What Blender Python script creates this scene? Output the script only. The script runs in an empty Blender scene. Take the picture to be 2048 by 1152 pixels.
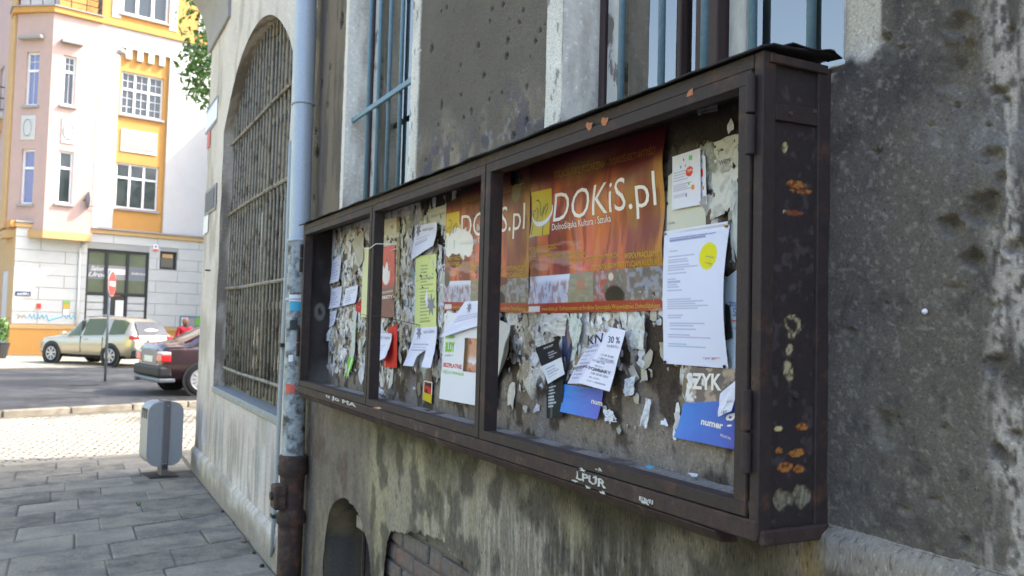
import bpy, math, random
import numpy as np
from math import sin, cos, tan, radians, pi, sqrt, atan2
from mathutils import Vector, Matrix

random.seed(7)
RNG = np.random.default_rng(7)
sc = bpy.context.scene
COL = sc.collection

# ------------------------------------------------------------------ camera
EYE = 1.50
YAW, PITCH, ROLL, FPX = 27.6375, 2.684, 1.509, 1700.0
_a, _p, _r = radians(YAW), radians(PITCH), radians(ROLL)
CF = np.array([sin(_a)*cos(_p), cos(_a)*cos(_p), sin(_p)])
_R0 = np.array([cos(_a), -sin(_a), 0.0]); _U0 = np.cross(_R0, CF)
CR = _R0*cos(_r) + _U0*sin(_r)
CU = -_R0*sin(_r) + _U0*cos(_r)
CC = np.array([0, 0, EYE])
cam_d = bpy.data.cameras.new('camera'); cam = bpy.data.objects.new('camera', cam_d); COL.objects.link(cam)
cam_d.sensor_width = 36.0; cam_d.lens = 36.0*FPX/2048.0
cam_d.clip_start = 0.05; cam_d.clip_end = 600
m = Matrix(((CR[0], CU[0], -CF[0], 0), (CR[1], CU[1], -CF[1], 0), (CR[2], CU[2], -CF[2], EYE), (0, 0, 0, 1)))
cam.matrix_world = m
cam_d.dof.use_dof = True; cam_d.dof.focus_distance = 2.1; cam_d.dof.aperture_fstop = 7.0
sc.camera = cam

# ------------------------------------------------------------------ light
SUN = Vector((0.92, -0.24, 1.0)).normalized()
EL = math.asin(SUN.z); AZ = atan2(SUN.x, SUN.y)
w = bpy.data.worlds.new('World'); sc.world = w; w.use_nodes = True
nt = w.node_tree; nt.nodes.clear()
sky = nt.nodes.new('ShaderNodeTexSky'); sky.sky_type = 'NISHITA'; sky.sun_disc = False
sky.sun_elevation = EL; sky.sun_rotation = AZ; sky.air_density = 1.0; sky.dust_density = 5.0; sky.ozone_density = 1.0
bg = nt.nodes.new('ShaderNodeBackground'); bg.inputs['Strength'].default_value = 0.15
wo = nt.nodes.new('ShaderNodeOutputWorld')
nt.links.new(sky.outputs[0], bg.inputs[0]); nt.links.new(bg.outputs[0], wo.inputs[0])
sl = bpy.data.lights.new('sun', 'SUN'); sl.energy = 2.2; sl.angle = radians(0.53); sl.color = (1.0, 0.95, 0.86)
so = bpy.data.objects.new('sun', sl); COL.objects.link(so); so.location = (10, -5, 20)
so.rotation_euler = SUN.to_track_quat('Z', 'Y').to_euler()
sc.view_settings.view_transform = 'Standard'; sc.view_settings.look = 'None'
sc.view_settings.exposure = 2.32; sc.view_settings.gamma = 1.0; sc.view_settings.use_curve_mapping = False

# ------------------------------------------------------------------ measuring helpers
def ray(x, y): return CF*FPX + CR*(x-1024) - CU*(y-576)
def onX(x, y, X):
    d = ray(x, y); return CC + d*(X/d[0])
def onG(x, y, z=0.0):
    d = ray(x, y); return CC + d*((z-EYE)/d[2])
def onP(x, y, p0, n):
    d = ray(x, y); return CC + d*((np.array(p0)-CC) @ n/(d @ n))

# ------------------------------------------------------------------ noise
def _hash(ix, iy, s):
    h = (ix.astype(np.int64)*374761393 + iy.astype(np.int64)*668265263 + s*1274126177) & 0xffffffff
    h = ((h ^ (h >> 13))*1103515245 + 12345) & 0xffffffff
    h = ((h ^ (h >> 16))*2246822519) & 0xffffffff
    return ((h >> 8) & 0xffff)/65535.0
def vn(x, y, s=0):
    x = np.asarray(x, float); y = np.asarray(y, float)
    ix = np.floor(x); iy = np.floor(y); fx = x-ix; fy = y-iy
    fx = fx*fx*(3-2*fx); fy = fy*fy*(3-2*fy)
    a = _hash(ix, iy, s); b = _hash(ix+1, iy, s); c = _hash(ix, iy+1, s); d = _hash(ix+1, iy+1, s)
    return a*(1-fx)*(1-fy)+b*fx*(1-fy)+c*(1-fx)*fy+d*fx*fy
def fbm(x, y, o=4, s=0):
    t = 0; am = .5; n = 0
    for k in range(o):
        t = t+am*vn(x*2**k+k*7.3, y*2**k+k*3.1, s+k); n += am; am *= .5
    return t/n
def sst(a, b, x):
    t = np.clip((x-a)/(b-a), 0, 1); return t*t*(3-2*t)
def mixc(c1, c2, t):
    t = np.asarray(t)[..., None]; return np.asarray(c1)*(1-t)+np.asarray(c2)*t
def L(r, g, b):
    c = np.array([r, g, b], float)/255.0
    return np.where(c <= .04045, c/12.92, ((c+.055)/1.055)**2.4)

# ------------------------------------------------------------------ mesh builder
class MB:
    def __init__(s): s.v = []; s.f = []
    def add(s, vs, fs):
        o = len(s.v); s.v += [tuple(map(float, p)) for p in vs]; s.f += [tuple(i+o for i in f) for f in fs]; return s
    def box(s, x0, x1, y0, y1, z0, z1, T=None):
        vs = [(x0,y0,z0),(x1,y0,z0),(x1,y1,z0),(x0,y1,z0),(x0,y0,z1),(x1,y0,z1),(x1,y1,z1),(x0,y1,z1)]
        if T: vs = [T(*p) for p in vs]
        return s.add(vs, [(0,3,2,1),(4,5,6,7),(0,1,5,4),(1,2,6,5),(2,3,7,6),(3,0,4,7)])
    def prism(s, poly, z0, z1, T=None):
        n = len(poly)
        T = T or (lambda a, b, c: (a, b, c))
        vs = [T(p[0], p[1], z0) for p in poly]+[T(p[0], p[1], z1) for p in poly]
        fs = [tuple(range(n-1, -1, -1)), tuple(range(n, 2*n))]+[(i, (i+1) % n, n+(i+1) % n, n+i) for i in range(n)]
        return s.add(vs, fs)
    def tube(s, pts, r, n=8, caps=True):
        pts = [Vector(p) for p in pts]; rs = r if isinstance(r, (list, tuple)) else [r]*len(pts)
        vs = []; fs = []
        for i, p in enumerate(pts):
            d = (pts[min(i+1, len(pts)-1)]-pts[max(i-1, 0)])
            if d.length < 1e-9: d = Vector((0, 0, 1))
            d.normalize(); u = Vector((0, 0, 1)) if abs(d.z) < .9 else Vector((1, 0, 0))
            a = d.cross(u).normalized(); b = d.cross(a).normalized()
            for k in range(n):
                t = 2*pi*k/n; vs.append(p+a*cos(t)*rs[i]+b*sin(t)*rs[i])
        for i in range(len(pts)-1):
            for k in range(n): fs.append((i*n+k, i*n+(k+1) % n, (i+1)*n+(k+1) % n, (i+1)*n+k))
        if caps: fs += [tuple(range(n-1, -1, -1)), tuple((len(pts)-1)*n+k for k in range(n))]
        return s.add(vs, fs)
    def lathe(s, prof, n=16, T=None):
        T = T or (lambda a, b, c: (a, b, c)); vs = []; fs = []
        for r, z in prof:
            for k in range(n): t = 2*pi*k/n; vs.append(T(r*cos(t), r*sin(t), z))
        for i in range(len(prof)-1):
            for k in range(n): fs.append((i*n+k, i*n+(k+1) % n, (i+1)*n+(k+1) % n, (i+1)*n+k))
        fs += [tuple(range(n-1, -1, -1)), tuple((len(prof)-1)*n+k for k in range(n))]
        return s.add(vs, fs)
    def grid(s, P):
        ny, nx = P.shape[:2]; vs = P.reshape(-1, 3).tolist()
        i = np.arange(ny-1)[:, None]*nx+np.arange(nx-1)[None, :]
        fs = np.stack([i, i+nx, i+nx+1, i+1], -1).reshape(-1, 4).tolist()
        return s.add(vs, fs)

def mk(name, mb, mat, parent=None, smooth=False, bevel=0.0, cols=None, seg=1, local=False, solid=0.0, label=None):
    me = bpy.data.meshes.new(name); me.from_pydata(mb.v, [], mb.f)
    if cols is not None:
        at = me.color_attributes.new('Col', 'FLOAT_COLOR', 'POINT')
        c = np.ones((len(mb.v), 4), np.float32); c[:, :3] = np.clip(cols.reshape(-1, 3), 0, 1)
        at.data.foreach_set('color', c.ravel())
    if smooth: me.polygons.foreach_set('use_smooth', [True]*len(me.polygons))
    me.materials.append(mat); me.update()
    o = bpy.data.objects.new(name, me); COL.objects.link(o)
    if parent is not None:
        o.parent = parent
        if not local:
            p = parent; off = Vector((0, 0, 0))
            while p is not None: off += p.location; p = p.parent
            o.location = -off
    if solid:
        md = o.modifiers.new('thickness', 'SOLIDIFY'); md.thickness = solid; md.offset = 0
    if bevel:
        md = o.modifiers.new('edges', 'BEVEL'); md.width = bevel; md.segments = seg; md.limit_method = 'ANGLE'
    if label: o['label'] = label
    return o
def tag(o, label, cat, group=None):
    o['label'] = label; o['category'] = cat
    if group: o['group'] = group
    return o
def thing(name, label, cat, loc=(0, 0, 0), rz=0.0, group=None):
    o = bpy.data.objects.new(name, None); COL.objects.link(o); o.location = loc; o.rotation_euler = (0, 0, rz)
    o.empty_display_size = .1
    return tag(o, label, cat, group)
def struct(o): o['kind'] = 'structure'; return o
def stuff(o): o['kind'] = 'stuff'; return o

# ------------------------------------------------------------------ materials
def mat(name, c=(.5, .5, .5), rough=.7, metal=0.0, var=0.0, scale=20.0, bump=0.0, bscale=80.0, attr=False,
        c2=None, c2scale=4.0, c2lo=.5, c2hi=.6, stretch=(1, 1, 1), spec=.5, rvar=0.0, coat=0.0, speck=0.0, sscale=150.0):
    mt = bpy.data.materials.new(name); mt.use_nodes = True; t = mt.node_tree; N = t.nodes; K = t.links
    b = N['Principled BSDF']; b.inputs['Roughness'].default_value = rough; b.inputs['Metallic'].default_value = metal
    b.inputs['Specular IOR Level'].default_value = spec; b.inputs['Coat Weight'].default_value = coat
    tc = N.new('ShaderNodeTexCoord'); mp = N.new('ShaderNodeMapping'); mp.inputs['Scale'].default_value = stretch
    K.new(tc.outputs['Object'], mp.inputs[0])
    if attr:
        a = N.new('ShaderNodeAttribute'); a.attribute_name = 'Col'; src = a.outputs['Color']
    else:
        rgb = N.new('ShaderNodeRGB'); rgb.outputs[0].default_value = (*[float(q) for q in c], 1); src = rgb.outputs[0]
    if c2 is not None:
        n = N.new('ShaderNodeTexNoise'); n.inputs['Scale'].default_value = c2scale; n.inputs['Detail'].default_value = 8
        n.inputs['Roughness'].default_value = .65
        K.new(mp.outputs[0], n.inputs['Vector'])
        r = N.new('ShaderNodeValToRGB'); r.color_ramp.elements[0].position = c2lo; r.color_ramp.elements[1].position = c2hi
        K.new(n.outputs['Fac'], r.inputs[0])
        mx = N.new('ShaderNodeMix'); mx.data_type = 'RGBA'; K.new(r.outputs[0], mx.inputs[0]); K.new(src, mx.inputs[6])
        mx.inputs[7].default_value = (*[float(q) for q in c2], 1); src = mx.outputs[2]
    if var > 0:
        n = N.new('ShaderNodeTexNoise'); n.inputs['Scale'].default_value = scale; n.inputs['Detail'].default_value = 6
        n.inputs['Roughness'].default_value = .7
        K.new(mp.outputs[0], n.inputs['Vector'])
        mr = N.new('ShaderNodeMapRange'); mr.inputs[1].default_value = .25; mr.inputs[2].default_value = .75
        mr.inputs[3].default_value = 1-var; mr.inputs[4].default_value = 1+var; K.new(n.outputs['Fac'], mr.inputs[0])
        vm = N.new('ShaderNodeVectorMath'); vm.operation = 'SCALE'; K.new(src, vm.inputs[0]); K.new(mr.outputs[0], vm.inputs['Scale'])
        src = vm.outputs[0]
        if rvar > 0:
            m2 = N.new('ShaderNodeMapRange'); m2.inputs[3].default_value = rough-rvar; m2.inputs[4].default_value = rough+rvar
            K.new(n.outputs['Fac'], m2.inputs[0]); K.new(m2.outputs[0], b.inputs['Roughness'])
    if speck > 0:
        for sg, ps in ((1+speck*1.3, .62), (1-speck, .38)):
            n = N.new('ShaderNodeTexNoise'); n.inputs['Scale'].default_value = sscale*(1 if sg > 1 else .8); n.inputs['Detail'].default_value = 3
            K.new(mp.outputs[0], n.inputs['Vector'])
            mr = N.new('ShaderNodeMapRange'); mr.inputs[1].default_value = ps; mr.inputs[2].default_value = ps+(.05 if sg > 1 else -.05)
            mr.inputs[3].default_value = 1.0; mr.inputs[4].default_value = sg; K.new(n.outputs['Fac'], mr.inputs[0])
            vm = N.new('ShaderNodeVectorMath'); vm.operation = 'SCALE'; K.new(src, vm.inputs[0]); K.new(mr.outputs[0], vm.inputs['Scale']); src = vm.outputs[0]
    K.new(src, b.inputs['Base Color'])
    if bump > 0:
        n = N.new('ShaderNodeTexNoise'); n.inputs['Scale'].default_value = bscale; n.inputs['Detail'].default_value = 5
        n.inputs['Roughness'].default_value = .7
        K.new(mp.outputs[0], n.inputs['Vector'])
        bp = N.new('ShaderNodeBump'); bp.inputs['Strength'].default_value = bump; bp.inputs['Distance'].default_value = .004
        K.new(n.outputs['Fac'], bp.inputs['Height']); K.new(bp.outputs[0], b.inputs['Normal'])
    return mt
def glassmat(name, tint=(.02, .025, .03), rough=.04):
    return mat(name, tint, rough=rough, spec=.8)
def pane_mat(name, color=(.9, .95, .95), alpha_refl=1.5, rough=.02):
    # window glass: a see-through sheet that mirrors what is opposite at grazing angles
    mt = bpy.data.materials.new(name); mt.use_nodes = True; t = mt.node_tree; N = t.nodes; K = t.links; N.clear()
    o = N.new('ShaderNodeOutputMaterial'); g = N.new('ShaderNodeBsdfGlossy'); g.inputs['Roughness'].default_value = rough; g.inputs['Color'].default_value = (.95, .90, .80, 1)
    tr = N.new('ShaderNodeBsdfTransparent'); tr.inputs[0].default_value = (*color, 1)
    f = N.new('ShaderNodeFresnel'); f.inputs[0].default_value = alpha_refl; mx = N.new('ShaderNodeMixShader')
    K.new(f.outputs[0], mx.inputs[0]); K.new(tr.outputs[0], mx.inputs[1]); K.new(g.outputs[0], mx.inputs[2]); K.new(mx.outputs[0], o.inputs[0])
    return mt

M = {}
M['plaster'] = mat('weathered render', attr=True, rough=.95, var=.30, scale=170, bump=1.0, bscale=190, spec=.2, speck=.34, sscale=210)
M['plaster_fine'] = mat('painted render', attr=True, rough=.9, var=.16, scale=60, bump=.5, bscale=100, spec=.2, speck=.14, sscale=60)
M['combed'] = mat('combed plinth render', attr=True, rough=.95, var=.40, scale=80, bump=1.0, bscale=100, stretch=(1, 2.0, .6), spec=.2, speck=.36, sscale=100)
M['case'] = mat('brown painted iron', L(55, 46, 43), rough=.72, var=.30, scale=45, bump=.35, bscale=160, c2=L(84, 60, 48), c2scale=16, c2lo=.55, c2hi=.70, spec=.35, rvar=.15)
M['case_attr'] = mat('brown painted sheet iron', attr=True, rough=.7, var=.22, scale=60, bump=.35, bscale=180, spec=.35)
M['case_low'] = mat('rusty brown iron', L(68, 54, 49), rough=.8, var=.35, scale=30, bump=.6, bscale=120, c2=L(110, 92, 80), c2scale=14, c2lo=.55, c2hi=.75, spec=.3)
M['roofsheet'] = mat('bitumen covered sheet', L(34, 32, 31), rough=.8, var=.3, scale=30, bump=.5, bscale=90)
M['board'] = mat('concrete back board', attr=True, rough=.95, var=.34, scale=110, bump=.8, bscale=130, spec=.15, speck=.34, sscale=120)
M['paper'] = mat('paper', attr=True, rough=.75, spec=.25)
M['gloss'] = mat('coated poster paper', attr=True, rough=.38, spec=.18, var=.05, scale=8, bump=.2, bscale=18)
M['scraps'] = mat('weathered torn paper', attr=True, rough=.9, var=.2, scale=60, bump=.3, bscale=60, spec=.15)
M['ink'] = mat('black ink', L(42, 42, 52), rough=.8)
M['inkgrey'] = mat('grey ink', L(132, 132, 148), rough=.8)
M['white_ink'] = mat('white print', L(228, 222, 214), rough=.5)
M['yellow_ink'] = mat('yellow print', L(196, 160, 30), rough=.5)
M['ochre_ink'] = mat('dark ochre print', L(120, 76, 22), rough=.5)
M['red_ink'] = mat('red print', L(205, 50, 40), rough=.7)
M['green_ink'] = mat('green print', L(130, 195, 40), rough=.7)
M['blue_ink'] = mat('blue print', L(60, 90, 170), rough=.7)
M['pin'] = mat('brass pin', L(170, 150, 110), rough=.35, metal=.8)
M['screwdark'] = mat('rusted pin', L(70, 50, 40), rough=.6, metal=.5)
M['zinc'] = mat('galvanised pipe', L(172, 184, 194), rough=.55, metal=.25, var=.14, scale=120, bump=.15, bscale=90, spec=.5)
M['zinc_old'] = mat('dirty galvanised pipe', L(160, 168, 168), rough=.7, metal=.15, var=.45, scale=28, bump=.4, bscale=70, c2=L(70, 72, 70), c2scale=16, c2lo=.48, c2hi=.62)
M['castiron'] = mat('rusty cast iron', L(62, 50, 44), rough=.85, var=.4, scale=30, bump=.9, bscale=50, c2=L(100, 70, 54), c2scale=14, c2lo=.48, c2hi=.66)
M['conduit'] = mat('grey conduit', L(165, 172, 172), rough=.6, var=.1, scale=40)
M['bluebar'] = mat('blue painted bar', L(106, 138, 154), rough=.6, var=.2, scale=60, bump=.4, bscale=120, c2=L(70, 60, 55), c2scale=30, c2lo=.66, c2hi=.72)
M['greybar'] = mat('old grey bars', L(140, 135, 122), rough=.75, var=.3, scale=30, bump=.4, bscale=90, c2=L(80, 66, 52), c2scale=12, c2lo=.5, c2hi=.65)
M['brownwood'] = mat('dark brown window wood', L(62, 46, 46), rough=.7, var=.25, scale=40, bump=.3, bscale=60, stretch=(1, 1, .2))
M['whitewood'] = mat('peeling white wood', L(188, 188, 180), rough=.8, var=.25, scale=30, bump=.6, bscale=60, c2=L(110, 105, 98), c2scale=16, c2lo=.56, c2hi=.6, stretch=(1, 1, .35))
M['oldwood'] = mat('weathered window wood', L(130, 118, 96), rough=.85, var=.3, scale=40, stretch=(1, 1, .2))
M['pane'] = pane_mat('window glass', alpha_refl=3.2)
M['greydrape'] = mat('grey drape', L(104, 108, 110), rough=.9, var=.1, scale=5)
M['dark'] = mat('dark room', L(48, 48, 50), rough=.9)
M['curtain'] = mat('grey net curtain', L(176, 178, 184), rough=.9, var=.15, scale=6)
M['brick'] = mat('old red brick', L(122, 92, 80), rough=.95, var=.35, scale=35, bump=.9, bscale=60, c2=L(104, 98, 90), c2scale=6, c2lo=.32, c2hi=.50)
M['mortar'] = mat('mortar', L(96, 90, 82), rough=.95, var=.3, scale=50, bump=.9, bscale=60)
M['slab'] = mat('concrete paving slab', L(144, 138, 124), rough=.92, var=.28, scale=45, bump=.9, bscale=70, speck=.16, sscale=70, c2=L(112, 108, 102), c2scale=3.0, c2lo=.42, c2hi=.62, spec=.25)
M['slab_b'] = mat('greyer concrete paving slab', L(132, 127, 114), rough=.92, var=.30, scale=50, bump=.9, bscale=80, speck=.16, sscale=70, c2=L(102, 98, 92), c2scale=4.0, c2lo=.45, c2hi=.6, spec=.25)
M['slab_c'] = mat('paler worn paving slab', L(152, 146, 131), rough=.92, var=.26, scale=40, bump=.9, bscale=60, speck=.16, sscale=70, c2=L(122, 117, 110), c2scale=2.5, c2lo=.4, c2hi=.66, spec=.25)
M['joint'] = mat('joint sand and dirt', L(92, 87, 78), rough=.95, var=.4, scale=40, bump=.9, bscale=70)
M['kerb'] = mat('pale granite kerb', L(146, 139, 124), rough=.9, var=.2, scale=60, bump=.5, bscale=60)
M['cobble'] = mat('worn pale cobbles', L(138, 133, 122), rough=.85, var=.3, scale=12, bump=.5, bscale=40)
M['asphalt'] = mat('asphalt', L(58, 59, 61), rough=.9, var=.2, scale=3, bump=.8, bscale=100, c2=L(78, 78, 80), c2scale=.8, c2lo=.45, c2hi=.65)
M['lanejoint'] = mat('sand in cobble joints', L(108, 102, 90), rough=.95)
M['farpave'] = mat('pale far pavement', L(138, 132, 118), rough=.9, var=.15, scale=4)
M['soil'] = mat('ground', L(110, 105, 96), rough=.95, var=.2, scale=2)
M['pink'] = mat('pale pink render', L(182, 156, 149), rough=.9, var=.05, scale=3, bump=.2, bscale=20)
M['white'] = mat('white render', L(192, 191, 192), rough=.9, var=.05, scale=2.5, bump=.2, bscale=20)
M['ashlar'] = mat('white ashlar render', L(186, 188, 188), rough=.9, var=.06, scale=2)
M['jointgrey'] = mat('grey joints', L(150, 152, 152), rough=.95)
M['orange'] = mat('ochre orange render', L(188, 140, 78), rough=.9, var=.06, scale=3)
M['orangepale'] = mat('pale ochre render', L(186, 154, 108), rough=.9, var=.06, scale=3)
M['winwhite'] = mat('white window paint', L(222, 222, 226), rough=.5)
M['farglass'] = glassmat('far window glass', (.035, .045, .05), .06)
M['blueglass'] = glassmat('window glass with pale curtain', L(120, 124, 165), .25)
M['sill'] = mat('grey stone sill', L(150, 148, 150), rough=.9, var=.1, scale=10)
M['darkmetal'] = mat('dark metal', L(50, 52, 56), rough=.5, metal=.3)
M['shopglass'] = mat('shop glass with film', L(92, 102, 84), rough=.12, spec=.6, var=.2, scale=1.2)
M['bluedoor'] = mat('blue grey door', L(100, 128, 148), rough=.6)
M['signblue'] = mat('dark blue enamel', L(30, 50, 92), rough=.35)
M['signred'] = mat('red sign face', L(214, 62, 50), rough=.4)
M['signwhite'] = mat('white sign paint', L(226, 226, 226), rough=.45)
M['galv'] = mat('grey steel pole', L(120, 126, 134), rough=.5, metal=.4)
M['silver'] = mat('silver car paint', L(182, 174, 154), rough=.28, metal=.55, coat=.6)  # beige tint stands for yellow surroundings reflected in the car's side
M['maroon'] = mat('dark maroon car paint', L(52, 30, 36), rough=.25, metal=.3, coat=.8)
M['plasticblack'] = mat('black plastic', L(36, 38, 42), rough=.6)
M['sideglass'] = mat('side glass with tree reflection tint', L(86, 94, 58), rough=.12, spec=.5)  # green tint paints in the reflection of sunlit trees
M['rearglass'] = mat('tinted rear glass', L(52, 60, 72), rough=.25, spec=.3)
M['rubber'] = mat('tyre rubber', L(30, 30, 32), rough=.85)
M['alloy'] = mat('alloy wheel', L(190, 192, 196), rough=.35, metal=.6)
M['carglass'] = mat('car glass', L(40, 48, 44), rough=.05, spec=.6, coat=.3)
M['taillight'] = mat('red lamp lens', L(200, 24, 28), rough=.15, coat=.5)
M['lampclear'] = mat('clear lamp lens', L(214, 206, 206), rough=.15)
M['plate'] = mat('number plate', L(225, 226, 228), rough=.5)
M['bin'] = mat('blue grey bin paint', L(150, 154, 158), rough=.5, var=.06, scale=30, metal=.2)
M['binpost'] = mat('brown grey bin post', L(104, 100, 100), rough=.55, var=.1, scale=30)
M['jacket'] = mat('red jacket cloth', L(170, 30, 44), rough=.85, var=.15, scale=20)
M['skin'] = mat('skin', L(190, 140, 118), rough=.6)
M['hair'] = mat('light brown hair', L(150, 108, 88), rough=.7)
M['trousers'] = mat('dark trousers', L(44, 46, 60), rough=.9)
M['leaf'] = mat('green leaves', L(80, 116, 52), rough=.6, var=.45, scale=1.6)
M['bark'] = mat('bark', L(86, 74, 62), rough=.95, var=.3, scale=8, bump=.8, bscale=20)
M['grass'] = mat('grass blade', L(86, 122, 50), rough=.7)
M['stone'] = mat('rubble stone', L(120, 114, 104), rough=.95, var=.2, scale=30, bump=.6, bscale=50)
M['terracotta'] = mat('terracotta pot', L(120, 64, 44), rough=.9)
M['yellowhouse'] = mat('greenish yellow render', L(206, 204, 96), rough=.9)
M['cyan'] = mat('cyan sticker', L(60, 170, 205), rough=.6)
M['pinkst'] = mat('pink sticker', L(214, 70, 110), rough=.6)
M['redst'] = mat('orange red sticker', L(206, 96, 76), rough=.6)
M['greenst'] = mat('green sticker', L(120, 180, 70), rough=.6)
M['zincflat'] = mat('window sill tin', L(140, 146, 150), rough=.6, metal=.3, var=.3, scale=20)

XW = 1.20     # face of the main wall
XA = 1.21     # face of the arched wall
XB = 1.19     # board inside the case
XF = 1.04     # front of the case
YC0, YC1 = 1.08, 4.26
ZC0, ZC1 = 1.153, 1.990
YEND = 9.10   # corner of our building
HB = 7.0      # its height; top unseen, set to place its shadow on the pavement

# ================================================================== OUR BUILDING
bld = thing('old_building', 'old grey building with bullet-pitted render that carries the iron notice case', 'building', (XW, 4.0, 0))

def patch(name, y0, y1, z0, z1, res, colf, hf, X, mt, drop=None, smooth=True, parent=None):
    ny = max(2, int(round((y1-y0)/res))+1); nz = max(2, int(round((z1-z0)/res))+1)
    Y, Z = np.meshgrid(np.linspace(y0, y1, ny), np.linspace(z0, z1, nz), indexing='ij')
    H = hf(Y, Z) if hf else np.zeros_like(Y)
    P = np.stack([X-H, Y, Z], -1); mb = MB(); mb.grid(P)
    if drop is not None:
        keep = ~drop(Y, Z); k = keep.ravel()
        mb.f = [f for f in mb.f if k[f[0]] or k[f[1]] or k[f[2]] or k[f[3]]]
    return mk(name, mb, mt, parent or bld, smooth=smooth, cols=colf(Y, Z))

def ellipses(Y, Z, lst, seed=3):
    """soft irregular craters: height change, floor mask, mask for shade painted under the upper lip"""
    H = np.zeros_like(Y); A = np.zeros_like(Y); K = np.zeros_like(Y)
    for i, (y, z, ry, rz, d) in enumerate(lst):
        q = np.sqrt(((Y-y)/ry)**2+((Z-z)/rz)**2)
        s = q < 1.8
        if not s.any(): continue
        n = fbm(Y[s]/ry*1.6+i*9, Z[s]/rz*1.6, 4, seed+i)-.5
        qq = q[s]+n*.85
        f = 1-sst(.55, .98, qq)
        H[s] -= d*f*(.8+.5*fbm(Y[s]*300, Z[s]*300, 2, seed)); A[s] = np.maximum(A[s], 1-sst(.8, 1.0, qq))
        K[s] = np.maximum(K[s], 1-sst(.1, .45, np.sqrt(((Y[s]-y)/ry-.15)**2+((Z[s]-z)/rz-.25)**2)+n*.5))
    return H, A, K

# --- right hand wall with shell and bullet craters
pits_px = [(1915, 52, 23, 22, .010), (1912, 135, 34, 50, .014), (1770, 78, 12, 9, .006), (1802, 96, 9, 6, .005), (1995, 182, 15, 10, .008),
           (1912, 212, 6, 7, .006), (1752, 305, 10, 8, .006), (1983, 310, 22, 15, .007), (2000, 358, 11, 12, .006), (1968, 418, 32, 28, .015),
           (1900, 452, 22, 20, .012), (1942, 520, 22, 18, .013), (2030, 495, 18, 16, .009), (2010, 200, 8, 8, .006), (1700, 664, 14, 8, .006),
           (1770, 855, 30, 38, .009), (1888, 858, 14, 10, .005), (1992, 727, 20, 20, .012), (1994, 905, 13, 16, .014), (1910, 575, 20, 8, .004),
           (2030, 870, 15, 11, .005), (1865, 1000, 12, 9, .004), (1930, 1082, 10, 10, .010), (1775, 610, 8, 6, .004), (2020, 60, 9, 8, .006),
           (1985, 612, 14, 8, .004), (1975, 250, 7, 5, .004), (1700, 240, 7, 5, .003), (1860, 250, 9, 7, .003), (1810, 1020, 14, 10, .004)]
pits = []
for x, y, rx, ry, d in pits_px:
    p = onX(x, y, XW); q = onX(x+rx, y, XW); r = onX(x, y-ry, XW)
    pits.append((p[1], p[2], 1.35*max(.004, abs(q[1]-p[1])), 1.25*max(.004, abs(r[2]-p[2])), d*1.5))
for k in range(70):
    pits.append((RNG.uniform(.45, 1.0), RNG.uniform(1.15, 2.3), .003+.007*RNG.random()**2, .003+.006*RNG.random()**2, RNG.uniform(.001, .004)))
yst = onX(1975, 400, XW)[1]
_pc = {}
def right_masks(Y, Z):
    H, A, K = ellipses(Y, Z, pits)
    strip = sst(.02, -.03, Y-yst+.05*(fbm(Y*6, Z*5, 4, 11)-.5))
    st = strip*sst(.34, .54, fbm(Y*55, Z*9, 4, 12)+.15*(1.75-Z))*sst(.30, .52, fbm(Y*170, Z*70, 3, 17))
    return H, A, K, st
def right_h(Y, Z):
    H, A, K, st = right_masks(Y, Z)
    return H+.0030*(fbm(Y*40, Z*40, 4, 5)-.5)+.0012*st+.006*(fbm(Y*5, Z*5, 3, 6)-.5)
def surround(Y, Z, a, b, zb, n=21):
    j = .006*(fbm(Z*9, Y*0, 3, n)-.5)
    return sst(a-.003+j, a+.003+j, Y)*(1-sst(b-.003, b+.003, Y))*sst(zb, zb+.02, Z+.05*(fbm(Y*20, Z*3, 3, n+1)-.5)+.3*(Y-a))
def right_c(Y, Z):
    H, A, K, st = right_masks(Y, Z)
    c = mixc(L(88, 83, 77), L(108, 102, 93), fbm(Y*9, Z*7, 5, 2))
    c = mixc(c, L(114, 108, 98), .35*sst(.5, .7, fbm(Y*2.2+2, Z*2.2, 5, 14))); c = mixc(c, L(74, 70, 64), .45*sst(.5, .7, fbm(Y*4.2+2, Z*3.2, 5, 16)))
    c = mixc(c, L(72, 69, 66), .75*sst(.45, .65, fbm(Y*7+3, Z*5, 4, 8))*sst(.86, .95, Y)*sst(1.65, 1.8, Z))
    c = mixc(c, L(140, 134, 124), .6*sst(.62, .75, fbm(Y*120, Z*120, 3, 9)))
    c = mixc(c, L(62, 60, 58), .5*sst(.55, .75, fbm(Y*28, Z*20, 4, 19)))
    c = mixc(c, L(140, 142, 148), .5*sst(.09, .0, np.abs(Z-1.80-.2*(Y-.8)))*sst(.93, .84, Y)*fbm(Y*40, Z*20, 3, 20))
    c = mixc(c, L(190, 182, 172), .75*st)
    c = mixc(c, L(124, 117, 106), .65*A); c = mixc(c, L(52, 47, 42), .6*K)  # paler broken floor, then shade of the upper lip painted dark
    s = surround(Y, Z, .972, 1.2, 1.985)
    c = mixc(c, mixc(L(204, 200, 188), L(168, 160, 144), fbm(Y*30, Z*12, 4, 31)), s)
    return c
patch('plaster_wall', .50, 1.10, 1.165, 1.972, .004, right_c, right_h, XW, M['plaster'])
patch('plaster_wall', .50, 1.045, 1.972, 2.40, .004, right_c, right_h, XW, M['plaster'])
patch('plaster_wall', -3.0, .50, 1.165, 2.40, .02, right_c, right_h, XW, M['plaster'])
patch('plaster_wall', -3.0, 1.045, 2.40, HB, .05, right_c, right_h, XW, M['plaster'])
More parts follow.
